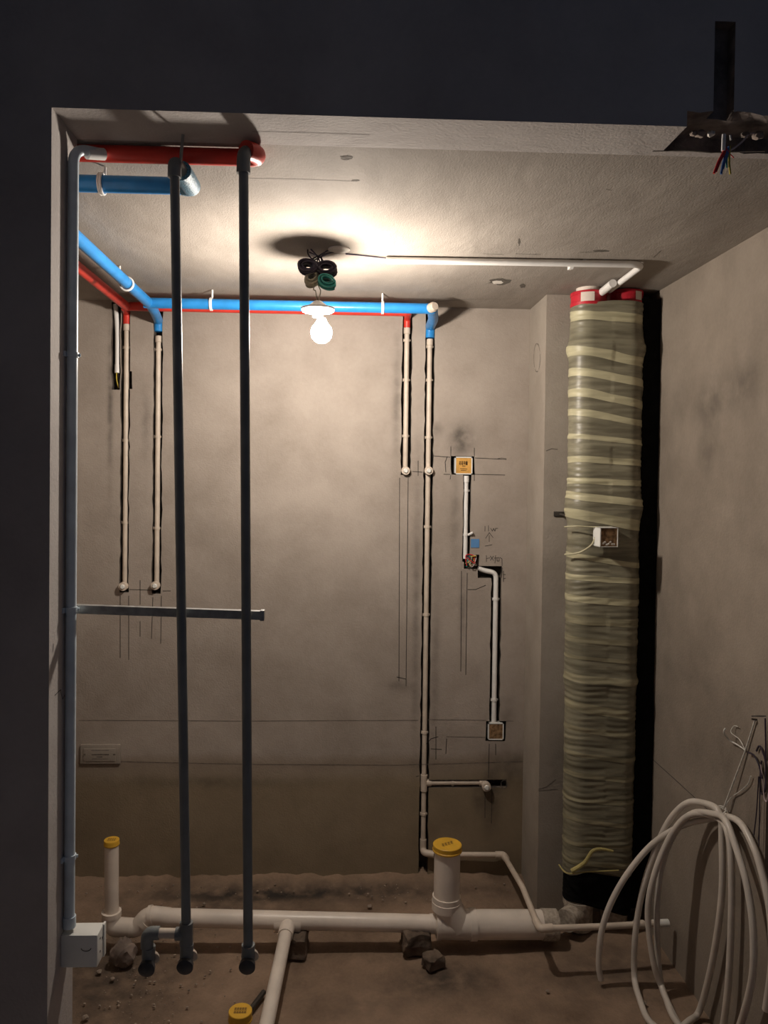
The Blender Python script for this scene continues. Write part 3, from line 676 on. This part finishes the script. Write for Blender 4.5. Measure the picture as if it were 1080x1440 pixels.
p2t = thing('grey_pole', 'taller plain grey riser pipe, right of the two poles', 'pipe', bot2+Vector((0, 0, -.04)), 'grey riser pipes standing in the opening')
obj('tube', T([top2, bot2], RN), M['grey'], p2t)
obj('top_elbow', T(fillet([top2-Vector((0, 0, .03)), top2+Vector((0, 0, .014)), Vector((x2, 1.91, ZR_-.008))], .014), .0168), M['grey'], p2t)
end_elbow(p2t, bot2, M['grey'])
pk = pole_pt(253, 232)
solo('ceiling_rod', T([pk+Vector((0, .0, -.01)), Vector((pk.x+.004, pk.y+.012, ZC-.001))], .0042, seg=8), M['steel'], 'thin grey hanger rod from the ceiling beside the left pole top', 'rod')
# strut
sa, sb = at(108, 857, YN+.02), at(369, 866, YN+.02)
t = thing('metal_strut', 'horizontal metal strut holding the two grey poles to the jamb', 'strut', (sa+sb)/2-Vector((0, 0, .01)))
bm = bmesh.new()
hw, ht = .0095, .0105
vs = []
for P in (sa-Vector((.04, 0, -.001)), sb):
    vs.append([bm.verts.new(P+Vector((0, dy, dz))) for dy, dz in ((-hw, -ht), (hw, -ht), (hw, ht), (-hw, ht))])
for k in range(4): bm.faces.new((vs[0][k], vs[0][(k+1) % 4], vs[1][(k+1) % 4], vs[1][k]))
bm.faces.new(vs[0]); bm.faces.new(vs[1][::-1])
bmesh.ops.translate(bm, verts=bm.verts, vec=(0, .010, 0))
obj('bar', bm, M['steel'], t, smooth=False)
obj('end_clamp', B(sb+Vector((-.006, -.001, -.013)), sb+Vector((.004, .021, .013)), .001), M['steel'], t)
# jamb conduit
XC_ = XJ+.0135; YC_ = 1.877
def jp(y): d = ray(102, y); return CAM.z+d.z*(YC_/d.y)
t = thing('jamb_conduit', 'grey conduit clipped up the left jamb from box to ceiling', 'pipe', (XC_, YC_, jp(1305)))
ctop = Vector((XC_, YC_, jp(208)))
obj('tube', T(fillet([(XC_, YC_, jp(1303)), ctop, ctop+Vector((.05, .06, .012))], .04, 8), .0125), M['greyblue'], t)
obj('top_bend', T([ctop+Vector((.022, .028, .0)), ctop+Vector((.052, .062, .012))], .0145), M['conduit'], t)
for y in (499, 857, 1205):
    bm = T([(XC_, YC_, jp(y)-.006), (XC_, YC_, jp(y)+.006)], .0152); box(bm, (XJ, YC_-.022, jp(y)-.006), (XJ+.004, YC_+.022, jp(y)+.006))
    tube(bm, [(XC_+.01, YC_+.004, jp(y)), (XC_+.018, YC_+.006, jp(y))], .004, seg=8)
    obj('clip', bm, M['greyblue'], t)
obj('socket', T([(XC_, YC_, jp(1303)), (XC_, YC_, jp(1288))], .0155), M['greyblue'], t)
by0, by1 = 1.857, 1.912
z0_ = at(120, 1361, by0).z; zt_ = at(120, 1315.5, by0).z; bx1 = at(137, 1330, by0).x
t = thing('junction_box', 'white square junction box fixed low on the left jamb', 'box', (XJ+.04, by0+.02, z0_))
obj('box_body', B((XJ, by0, z0_), (bx1, by1, zt_), .004), M['white'], t)
obj('back_flange', B((bx1-.002, by1-.012, z0_-.001), (bx1+.003, by1+.003, zt_+.001), .001), M['white'], t)
bm = bmesh.new(); cyy = by0-.0006
pm = at(121, 1333, cyy)
ribbon(bm, [pm+Vector((.012*math.cos(a), 0, .008*math.sin(a))) for a in [math.pi+.2+k*.35 for k in range(9)]], (0, -1, 0), .001)
obj('knockout_mark', bm, M['pencil_faint'], t, smooth=False)
for yy, zz in ((.02, .02), (.02, -.012), (.036, .012)):
    zc2 = (z0_+zt_)/2+zz
    obj('screw_hole', T([(bx1-.001, by0+yy, zc2), (bx1+.0008, by0+yy, zc2)], .0028, seg=8), M['dark'], t)

# ------------------------------------------------------------------ drains
def cap_text(parent, c, r, n=4):
    bm = bmesh.new(); z = c.z+.0006
    for g in range(n):
        for row in (0, 1) if n > 2 else (0,):
            ox = (-.45+g*.9/(n-1))*r; oy = (.2-row*.42)*r
            for (u0, v0, u1, v1) in ((-.1, .12, .1, .12), (0, .16, 0, -.14), (-.1, -.02, .1, -.02), (-.09, -.12, .1, -.14)):
                ribbon(bm, [(c.x+ox+u0*r, c.y+oy+v0*r, z), (c.x+ox+u1*r, c.y+oy+v1*r, z)], (0, 0, 1), r*.03)
    return obj('cap_lettering', bm, M['ink'], parent, smooth=False)
def cap_on(parent, c, r, h=.02):
    bm = lathe(bmesh.new(), c, [(-h, r*1.02), (-.002, r*1.03), (0, r*.99), (.0004, .001)], seg=32)
    cp = obj('cap', bm, M['yellow'], parent)
    ob = obj('cap_rim', lathe(bmesh.new(), c+Vector((0, 0, -h)), [(-.004, r*.96), (0, r*1.06), (.005, r*1.06), (.007, r*1.02)], seg=32), M['yellow'], parent)
    return cp
YD = 3.18; rm = .0355
mL = at(234, 1290, YD); mR = at(608, 1299, YD)
dt = thing('drain_pipe', 'white drain pipe lying across the floor with elbows at its left end', 'pipe', Vector((0, YD, .08)))
k0 = at(157, 1303, YD+.01); k1 = at(186, 1305, YD); k2 = at(209, 1288, YD)
obj('tube', T([mL-Vector((.01, 0, 0)), mR], rm, seg=24), M['pvc'], dt)
obj('bend', T(fillet([k1+Vector((-.01, 0, 0)), k1+Vector((.022, 0, .001)), k2+Vector((-.002, 0, .005)), mL+Vector((.012, 0, 0))], .045, 8), rm*1.02, seg=24), M['pvc'], dt)
obj('collar', T([(k1+k2)/2+Vector((.016, 0, -.006)), (k1+k2)/2+Vector((.030, 0, .008))], rm*1.13, seg=24), M['pvc'], dt)
obj('collar', T([k2+Vector((.004, 0, .001)), k2+Vector((.018, 0, .004))], rm*1.10, seg=24), M['pvc'], dt)
obj('elbow', T(fillet([k0+Vector((-.002, 0, .06)), k0+Vector((0, 0, 0)), k1], .05, 8), rm*1.06, seg=24), M['pvc'], dt)
rt_ = at(157, 1184, YD+.01)
r1 = .0285
ris = obj('riser', T([k0+Vector((0, 0, .05)), Vector((rt_.x, rt_.y, rt_.z))], r1, seg=24), M['pvc'], dt)
obj('collar', T([k0+Vector((-.001, 0, .045)), k0+Vector((-.001, 0, .065))], rm*1.12, seg=24), M['pvc'], dt)
rc = Vector((rt_.x, rt_.y, rt_.z+.010)); cap_on(ris, rc, r1*1.06, .02); cap_text(ris, rc, r1)
# tee and branch towards the camera
tx = at(405, 1297, YD)
obj('tee', T([tx+Vector((-.055, 0, .001)), tx+Vector((.055, 0, -.001))], rm*1.1, seg=24), M['pvc'], dt)
bE = at(375, 1440, 2.62); far = tx+(bE-tx)*1.5; far.z = max(far.z, .045)
obj('branch', T([tx+Vector((0, -.02, 0)), far], .0262, seg=20), M['pvc'], dt)
obj('tee_mouth', T([tx+Vector((0, -.02, 0)), tx+(bE-tx).normalized()*.09], .0315, seg=20), M['pvc'], dt)
# thick part
wt_ = thing('thick_drain', 'thick white drain with an upright capped inlet joining the wrapped stack', 'pipe', Vector((.6, YD, .06)))
RB2 = .0585
wl_ = at(612, 1299, YD); wr_ = at(664, 1300, YD); we = at(768, 1300, YD+.02); up_ = at(631, 1275, YD+.0)
obj('reducer', lathe(bmesh.new(), wl_+Vector((-.022, 0, 0)), [(0, rm*1.08), (.02, rm*1.1), (.034, RB2)], axis=(1, 0, 0)), M['pvc'], wt_)
obj('wye', T([wl_+Vector((.010, 0, 0)), wr_], RB2, seg=28), M['pvc'], wt_)
obj('collar', T([wr_+Vector((-.012, 0, 0)), wr_+Vector((.016, 0, 0))], RB2*1.07, seg=28), M['pvc'], wt_)
obj('collar', T([wl_+Vector((.004, 0, 0)), wl_+Vector((.02, 0, 0))], RB2*1.06, seg=28), M['pvc'], wt_)
obj('tube', T([wr_, we], RB2*.985, seg=28), M['pvc'], wt_)
obj('coupling', T([we-Vector((.02, 0, 0)), we+Vector((.045, 0, -.002))], RB2*1.06, seg=28), M['mottled'], wt_)
ct = at(629, 1192, YD)
obj('wye_neck', T(catmull([wl_+Vector((.095, 0, -.01)), wl_+Vector((.075, 0, .03)), Vector((ct.x+.002, YD, wl_.z+.085)), Vector((ct.x, YD, wl_.z+.12))], 6), RB2*1.02, seg=28), M['pvc'], wt_)
zc_ = at(629, 1268, YD).z
rs = obj('riser', T([Vector((ct.x, YD, zc_-.02)), ct], .0545, seg=28), M['pvc'], wt_)
obj('collar', lathe(bmesh.new(), (ct.x, YD, zc_-.03), [(0, .0575), (.002, .062), (.035, .062), (.038, .056)], seg=28), M['pvc'], wt_)
cc = Vector((ct.x, ct.y, ct.z+.016)); cap_on(rs, cc, .0585, .026)
bm = bmesh.new()
for g in range(4):
    for (u0, v0, u1, v1) in ((-.12, .12, .12, .12), (0, .18, 0, -.16), (-.12, -.02, .12, -.02), (-.1, -.14, .12, -.16)):
        f = lambda u, v: (cc.x+(-.33+g*.22+u*.8)*.058, cc.y+(-.18+g*.13+v*1.2)*.058, cc.z+.0006)
        ribbon(bm, [f(u0, v0), f(u1, v1)], (0, 0, 1), .0016)
obj('cap_lettering', bm, M['ink'], rs, smooth=False)
# near floor inlet with yellow cap
nc = at(338, 1421, 2.45)
t = thing('floor_inlet', 'near white floor inlet with yellow cap beside the drain branch', 'pipe', (nc.x, nc.y, 0))
obj('tube', T([(nc.x, nc.y, .0), (nc.x, nc.y, nc.z-.004)], .033, seg=28), M['pvc'], t)
cp = cap_on(t, nc, .0365, .030)
cap_text(t, nc, .036, 5)
a = atZ(371, 1392, .02); b = atZ(352, 1418, .02)
solo('dark_stick', T([Vector((a.x, a.y, .012)), Vector((b.x, b.y, .014))], .010, seg=8), M['zinc_dark'], 'short dark rod on the floor between the near yellow cap and the branch', 'rod')

# supports under the drains
def brick(px_, py_, w_, d_, h_, rz, label, seed, z0=0):
    p = at(px_, py_, YD-.02); bm = B((-w_/2, -d_/2, 0), (w_/2, d_/2, h_), .004)
    bmesh.ops.subdivide_edges(bm, edges=bm.edges, cuts=5, use_grid_fill=True)
    for v in bm.verts:
        n = noise.noise_vector(v.co*22+Vector((seed, 0, 0)))*.014+noise.noise_vector(v.co*70)*.005; v.co += Vector((n.x, n.y, n.z if v.co.z > .005 else 0))
    bmesh.ops.rotate(bm, verts=bm.verts, matrix=Matrix.Rotation(rz, 3, 'Z')); bmesh.ops.translate(bm, verts=bm.verts, vec=(p.x, p.y, z0))
    return solo('broken_brick', bm, M['brick'], label, 'brick', 'broken bricks propping the drain')
brick(585, 1320, .11, .09, .086, .2, 'dark broken brick propping the drain left of the thick inlet', 1)
pq = at(605, 1345, 3.1); bm = B((-.04, -.03, 0), (.035, .03, .045), .004); bmesh.ops.rotate(bm, verts=bm.verts, matrix=Matrix.Rotation(.5, 3, 'Z')); bmesh.ops.subdivide_edges(bm, edges=bm.edges, cuts=3, use_grid_fill=True)
for v in bm.verts: v.co += noise.noise_vector(v.co*40)*.012*(1 if v.co.z > .004 else 0)
bmesh.ops.translate(bm, verts=bm.verts, vec=(pq.x+.01, pq.y-.045, 0))
solo('broken_brick', bm, M['brick'], 'smaller brick piece on the floor in front of the propping brick', 'brick', 'broken bricks propping the drain')
brick(414, 1318, .11, .10, .084, -.15, 'dark broken brick propping the drain under its branch tee', 5)
p = at(173, 1331, 3.09)
solo('mortar_lump', lump((p.x, p.y, .045), .048, .045, .05, 4, .35), M['mortar'], 'rough mortar lump on the floor under the left drain elbow', 'mortar')

# ------------------------------------------------------------------ wrapped stacks
SA, SB_ = Vector((at(822, 800, 3.32).x-.002, 3.32)), Vector((at(872, 800, 3.32).x, 3.32))
zt_w, zb_w = at(830, 424, 3.25).z, at(820, 1232, 3.25).z
def wrap_pt(u, z, extra=0.0):
    """u in 0..1 around the bundle, starting at the front centre going left"""
    R0 = .078
    bul = 0.0
    def g(c, s, a): return a*math.exp(-((z-c)/s)**2)
    zz = lambda y: at(840, y, 3.25).z
    R0 += g(zz(488), .035, .013)+g(zz(715), .05, .012)+g(zz(445), .03, -.004)+g(zz(755), .05, -.003)+g(zz(962), .02, .006)+g(zz(545), .02, .003)+g(zz(620), .05, .002)
    R0 += -.006*max(0, min(1, (zz(900)-z)/.8))
    L = SB_.x-SA.x; per = 2*L+2*math.pi*R0; s = u*per
    wr1 = .0016*math.sin(z*260+5*noise.noise(Vector((u*5, 0, z*5))))*max(0, noise.noise(Vector((u*4, 3, z*6)))+.35)
    wr1 += .0022*noise.noise(Vector((u*7, 1, z*55)))+.004*noise.noise(Vector((u*5, 9, z*7)))
    R = R0+wr1+extra
    if s < L/2: x, y = (SA.x+SB_.x)/2-s, SA.y-R
    elif s < L/2+math.pi*R0: a = (s-L/2)/R0; x, y = SA.x-R*math.sin(a), SA.y-R*math.cos(a)
    elif s < 1.5*L+math.pi*R0: x, y = SA.x+(s-L/2-math.pi*R0), SA.y+R
    elif s < 1.5*L+2*math.pi*R0: a = (s-1.5*L-math.pi*R0)/R0; x, y = SB_.x+R*math.sin(a), SB_.y+R*math.cos(a)
    else: x, y = SB_.x-(s-1.5*L-2*math.pi*R0), SA.y-R
    return Vector((x, y, z))
def wsheet(zlo, zhi, nu, nz_, extra=0.0, cap=False):
    bm = bmesh.new(); rows = []
    for j in range(nz_+1):
        row = []
        for i in range(nu):
            u = i/nu; a, b_ = zlo(u), zhi(u); row.append(bm.verts.new(wrap_pt(u, a+(b_-a)*j/nz_, extra)))
        rows.append(row)
    for j in range(nz_):
        for i in range(nu): bm.faces.new((rows[j][i], rows[j][(i+1) % nu], rows[j+1][(i+1) % nu], rows[j+1][i]))
    if cap: bm.faces.new(rows[0][::-1]); bm.faces.new(rows[-1])
    return bm
st_ = thing('wrapped_stack', 'pair of soil stacks wrapped in ribbed yellowish film over black foamed jacket, dark shade strip behind', 'pipe', ((SA.x+SB_.x)/2, 3.32, 0))
def vx(u): return math.sin(u*math.tau)          # >0 on the left half
fm = wsheet(lambda u: zb_w+.018*math.sin(u*math.tau*2+1)+.01*noise.noise(Vector((u*9, 0, 0))), lambda u: zt_w+.006*math.cos(u*math.tau)-.014*max(0, vx(u)), 110, 520, .0, cap=True)
obj('film', fm, M['film'], st_)
fo = wsheet(lambda u: zb_w-.150+.030*vx(u)+.01*math.sin(u*math.tau*2+1), lambda u: zb_w+.05, 80, 40, -.004, cap=True)
obj('foam_and_shade', fo, M['black'], st_)  # the foam jacket itself, below the film hem
shade_strip = bmesh.new()  # added black strip stands in for deep shade between stack and wall
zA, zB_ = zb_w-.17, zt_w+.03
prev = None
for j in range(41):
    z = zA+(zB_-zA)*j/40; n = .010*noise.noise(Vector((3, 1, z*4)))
    ring = [shade_strip.verts.new(v) for v in ((SB_.x+.060, 3.300+n, z), (XR-.003, 3.300+n, z), (XR-.003, COLY-.004, z), (SB_.x+.060, COLY-.004, z))]
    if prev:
        for k in range(4): shade_strip.faces.new((prev[k], prev[(k+1) % 4], ring[(k+1) % 4], ring[k]))
    else: shade_strip.faces.new(ring)
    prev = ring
shade_strip.faces.new(prev)
obj('foam_and_shade', shade_strip, M['black'], st_)
bands = [(446, 12, 16, 3), (500, 14, 14, 9), (530, 11, 12, 9), (560, 11, 12, 10), (587, 9, 10, 9), (618, 7, 8, 5), (648, 9, 9, 3), (678, 8, 9, 2), (703, 9, 12, 6), (732, 12, 16, 10), (789, 7, 8, 8), (815, 8, 8, 3),
         (845, 10, 9, 4), (874, 12, 10, 3), (902, 9, 8, 3), (928, 5, 5, 4), (957, 10, 10, 4), (1000, 14, 12, 10), (1030, 9, 8, 6), (1066, 6, 7, 6), (1094, 6, 7, 5), (1128, 7, 7, 4), (1158, 6, 6, 5), (1190, 5, 6, 3), (1216, 8, 8, 4)]
for i, (yb, h1, h2, sl) in enumerate(bands):
    z0 = at(840, yb, 3.25).z; s = 3.25/1080
    def zmid(u, z0=z0, sl=sl, i=i): return z0+sl*s*vx(u)*.9+.004*noise.noise(Vector((u*6, i, 2)))
    bm = wsheet(lambda u: zmid(u)-h1*s*.5*(1+.3*noise.noise(Vector((u*5, i, 7)))), lambda u: zmid(u)+h2*s*.5*(1+.3*noise.noise(Vector((u*5, i, 9)))), 90, 10, .0014)
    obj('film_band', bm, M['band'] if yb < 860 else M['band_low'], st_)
for i, (c, lab) in enumerate(((SA, None), (SB_, None))):
    zlow, zhigh = zt_w-.01, ZC-.018
    xx = c.x+(0.0 if i == 0 else .012); yy = c.y+(0 if i == 0 else .035)
    pp = obj('stack_pipe', T([(xx, yy, 0), (xx, yy, ZC)], .054 if i == 0 else .05, seg=28), M['pvc'], st_)
    zlow += .004*i
    cl = obj('collar', lathe(bmesh.new(), (xx, yy, zt_w-.012+.016*i), [(0, .075), (.002, .078), (.016, .079), (.018, .076), (.046, .076), (.048, .079), (.062, .078), (.064, .058)], seg=32), M['collar'], pp)
    bm = bmesh.new(); rows = []
    lo = (-.72 if i == 0 else .25)
    for k in range(9):
        a = lo+(k/8)*(.72 if i == 0 else .45)
        rows.append((bm.verts.new((xx+.0805*math.sin(a), yy-.0805*math.cos(a), zt_w+.002+.018*i)), bm.verts.new((xx+.0805*math.sin(a), yy-.0805*math.cos(a), zt_w+.041+.016*i))))
    for k in range(8): bm.faces.new((rows[k][0], rows[k+1][0], rows[k+1][1], rows[k][1]))
    lb = obj('collar_label', bm, M['paper'], pp)
    if i == 0: obj('side_inlet', T([(xx-.02, yy-.03, at(768, 1302, YD+.02).z), (xx-.080, 3.235, at(768, 1302, YD+.02).z)], .047, seg=24), M['mottled'], pp)
    fs_ = obj('foot_socket', lathe(bmesh.new(), (xx, yy, .0), [(0, .062), (.10, .062), (.102, .067), (.125, .067), (.128, .062), (.140, .060), (.142, .064), (.158, .064), (.160, .058)] if i == 0 else [(0, .058), (.06, .059), (.062, .064), (.082, .064), (.084, .057)], seg=28), M['mottled'], pp)
# twisted film at the hem and around the box
kp = [at(804, 1225, 3.235), at(822, 1213, 3.225), at(833, 1197, 3.225), at(846, 1194, 3.225), at(862, 1197, 3.225)]
obj('film_twist', T(catmull(kp, 6), .008, seg=9, radii=[.010-.005*k/24 for k in range(25)]), M['knot'], st_)
obj('film_twist', T(catmull([at(786, 1216, 3.30), at(798, 1228, 3.24), at(826, 1226, 3.232), at(870, 1224, 3.235)], 6), .003, seg=7), M['knot'], st_)
obj('film_twist', T(catmull([at(794, 780, 3.27), at(815, 777, 3.225), at(832, 766, 3.215), at(838, 752, 3.21)], 6), .004, seg=7), M['band'], st_)
obj('film_twist', T(catmull([at(794, 741, 3.27), at(810, 740, 3.225), at(830, 741, 3.215), at(842, 741, 3.20)], 6), .003, seg=7), M['band'], st_)
# box held by the film
bmx = bmesh.new(); q = at(853, 755, 3.19)
t = thing('film_held_box', 'white square box with a rusty brown cover bound to the wrapped stack', 'box', q-Vector((0, 0, .043)))
hb_ = .041
def turned(bm): bmesh.ops.rotate(bm, cent=q, verts=bm.verts, matrix=Matrix.Rotation(.16, 3, 'Z')); return bm
bm = bmesh.new()
for (a0, b0, a1, b1) in ((-hb_, -hb_, -hb_+.004, hb_), (hb_-.003, -hb_, hb_, hb_), (-hb_, -hb_, hb_, -hb_+.003), (-hb_, hb_-.003, hb_, hb_)):
    box(bm, q+Vector((a0, -.022, b0)), q+Vector((a1, .040, b1)))
obj('rim', turned(bm), M['white'], t, smooth=False)
cv = obj('cover_card', turned(B(q+Vector((-hb_+.004, -.019, -hb_+.003)), q+Vector((hb_-.003, -.012, hb_-.003)))), M['brown'], t)
bm = bmesh.new()
for k in range(7):
    c_ = q+Vector((-.025+.008*k, -.020, -.026+.006*math.sin(k*2))); t2 = lump(c_, .006, .002, .005, k*2.2, .4, 1)
    off = {v: bm.verts.new(v.co) for v in t2.verts}
    for f in t2.faces: bm.faces.new([off[v] for v in f.verts])
    t2.free()
obj('plaster_spatter', turned(bm), M['chalk'], cv)
# small iron bracket left of the stack
q = at(787, 723, COLY)
t = thing('iron_bracket', 'small dark iron bracket on the pillar behind the wrapped stack', 'bracket', q-Vector((0, 0, .012)))
obj('plate', B((q.x-.028, COLY-.006, q.z-.010), (q.x+.02, COLY, q.z+.012), .001), M['zinc_dark'], t)
obj('arm', T([(q.x+.0, COLY-.005, q.z), (q.x+.012, COLY-.06, q.z-.004), (q.x+.03, COLY-.09, q.z-.006)], .005, seg=8), M['zinc_dark'], t)

# ------------------------------------------------------------------ hose coil on the right wall
def hp(x, y):
    tab = [(780, 2.95), (840, 2.93), (900, 2.90), (940, 2.86), (1000, 2.70), (1060, 2.45), (1100, 2.32), (1140, 2.2)]
    Yv = tab[-1][1]
    for (xa_, ya_), (xb_, yb_) in zip(tab, tab[1:]):
        if xa_ <= x <= xb_: Yv = ya_+(yb_-ya_)*(x-xa_)/(xb_-xa_)
    if y > 1100: Yv = min(Yv, 1.957*1080/(y-667))
    p = at(x, y, Yv); p.x = min(p.x, XR-.022); p.z = max(p.z, .020); return p
ht_ = thing('hose_coil', 'coil of milky white hose hung by its tie on the right wall', 'hose', (1.28, 2.7, .01))
loops = [
    ([(845, 1384), (842, 1355), (846, 1310), (860, 1268), (885, 1225), (920, 1185), (962, 1160), (1005, 1150), (1022, 1148), (1045, 1158), (1066, 1190), (1082, 1225), (1098, 1280), (1104, 1350), (1095, 1420)], False, 0.0),
    ([(1018, 1143), (990, 1130), (968, 1134), (945, 1160), (925, 1205), (908, 1262), (899, 1320), (898, 1375), (905, 1420), (920, 1455), (950, 1472), (975, 1455), (990, 1425), (1008, 1370), (1020, 1310), (1026, 1250), (1024, 1185)], True, .012),
    ([(1012, 1148), (975, 1143), (948, 1170), (924, 1225), (914, 1280), (922, 1350), (936, 1405), (952, 1445), (985, 1478), (1020, 1462), (1032, 1400), (1036, 1320), (1036, 1240), (1030, 1175)], True, -.014),
    ([(1022, 1150), (985, 1150), (955, 1190), (940, 1245), (937, 1300), (940, 1370), (950, 1425), (985, 1485), (1050, 1480), (1088, 1400), (1092, 1320), (1078, 1250), (1056, 1195), (1040, 1160)], True, .026)]
for pts, closed, off in loops:
    P = [hp(x, y)+Vector((-abs(off), off, 0)) for x, y in pts]
    obj('loop', T(catmull(P, 8, closed), .0116, closed=closed, seg=12), M['hose'], ht_)
nail = atX(1062, 1012, XR-.006); tie = hp(1017, 1142)
bm = T([nail, (lambda p: atX(1048, 1056, XR-.008) if p.x > XR-.008 else p)(at(1048, 1056, (nail.y+tie.y)/2)), tie+Vector((0, 0, .01))], .0028, seg=7)
bm2 = bmesh.new()
ring = [tie+Vector((-.01+.020*math.cos(k*.7), .034*math.sin(k*.7), -.012+.004*k % .03+.018*math.cos(k*.7))) for k in range(18)]
obj('tie', T(catmull(ring, 3), .0022, seg=6), M['string'], ht_)
obj('tie_string', bm, M['string'], ht_)
k = nail
def near(x, y, Y):
    p = at(x, y, Y)
    if p.x > XR-.008: p = atX(x, y, XR-.008)
    return p
ym = at(1046, 1058, 2.57)
obj('tie_string', T(catmull([near(1048, 1055, 2.59), near(1038, 1048, 2.6), near(1025, 1040, 2.61), near(1018, 1030, 2.6), near(1020, 1024, 2.6)], 6), .0026, seg=6), M['string'], ht_)
obj('tie_string', T(catmull([near(1048, 1055, 2.59), near(1040, 1040, 2.6), near(1028, 1030, 2.6), near(1032, 1021, 2.6), near(1038, 1022, 2.6)], 6), .0016, seg=6), M['string'], ht_)
obj('tie_string', T(catmull([tie+Vector((0, 0, .01)), near(1028, 1122, 2.62), near(1042, 1112, 2.59), near(1052, 1102, 2.56), near(1056, 1091, 2.55)], 6), .0019, seg=6), M['string'], ht_)
solo('wall_nail', T([nail+Vector((-.012, 0, .002)), nail+Vector((.02, 0, -.002))], .003, seg=8), M['zinc_dark'], 'small nail in the right wall holding the hose tie', 'nail')
cbt = thing('hanging_cables_and_shadows', 'dark cables with drawn shadows, looped and hanging in the slot at the right edge', 'cable', atX(1074, 1200, XR-.015))
for k, (pts, mm, rr_) in enumerate([([(1064, 1056), (1068, 1049), (1073, 1058), (1077, 1075), (1076, 1110), (1071, 1116), (1069, 1100), (1071, 1070)], 'w_black', .0032),
        ([(1070, 1075), (1073, 1100), (1075, 1122), (1079, 1126), (1082, 1100), (1080, 1070)], 'w_pink', .0024),
        ([(1052, 1058), (1060, 1062), (1067, 1075), (1072, 1095)], 'w_black', .003),
        ([(1067, 1092), (1064, 1140), (1060, 1175)], 'w_black', .002), ([(1069, 1095), (1068, 1150), (1067, 1190)], 'w_black', .002), ([(1076, 1010), (1077, 1050), (1077, 1110)], 'w_black', .0028)]):  # the two thinnest strands draw the cables' shadows on the wall
    obj('cable', T(catmull([atX(x, y, XR-.006-.002*k) for x, y in pts], 6), rr_, seg=7), M[mm], cbt)

# ------------------------------------------------------------------ wires hanging at the header
wt2 = thing('hanging_wires', 'coloured wire ends hanging from the broken edge of the header', 'wire', at(1018, 246, 1.76))
s0 = at(1017, 186, Y0+.08)
obj('sleeve', T([at(1018, 189, Y0+.05), at(1017, 212, Y0+.05)], .0048, seg=10), M['conduit'], wt2)
for x0, y0, x1_, y1_, mm, rr_ in [(1018, 212, 1004, 244, 'w_red', .0028), (1020, 214, 1007, 242, 'w_red', .0022), (1022, 214, 1014, 245, 'w_blue', .0030), (1025, 212, 1017, 238, 'w_blue', .0024), (1026, 212, 1027, 245, 'w_yel', .0026),
                               (1024, 214, 1022, 236, 'w_teal', .0022), (1020, 206, 1032, 222, 'w_red', .0012)]:
    obj('wire', T(catmull([at(x0, y0-6, Y0+.052), at(x0, y0, Y0+.05), at((x0+x1_)/2-1, (y0+y1_)/2, Y0+.048), at(x1_, y1_, Y0+.05)], 5), rr_, seg=8), M[mm], wt2)
obj('wire', T(catmull([at(1022, 214, Y0+.05), at(1034, 207, Y0+.05), at(1045, 198, Y0+.05), at(1054, 188, Y0+.055), at(1066, 188, Y0+.06)], 6), .0022, seg=7), M['w_pink'], wt2)
obj('wire', T([at(1027, 190, Y0+.06), at(1028, 197, Y0+.06)], .002, seg=7), M['conduit'], wt2)
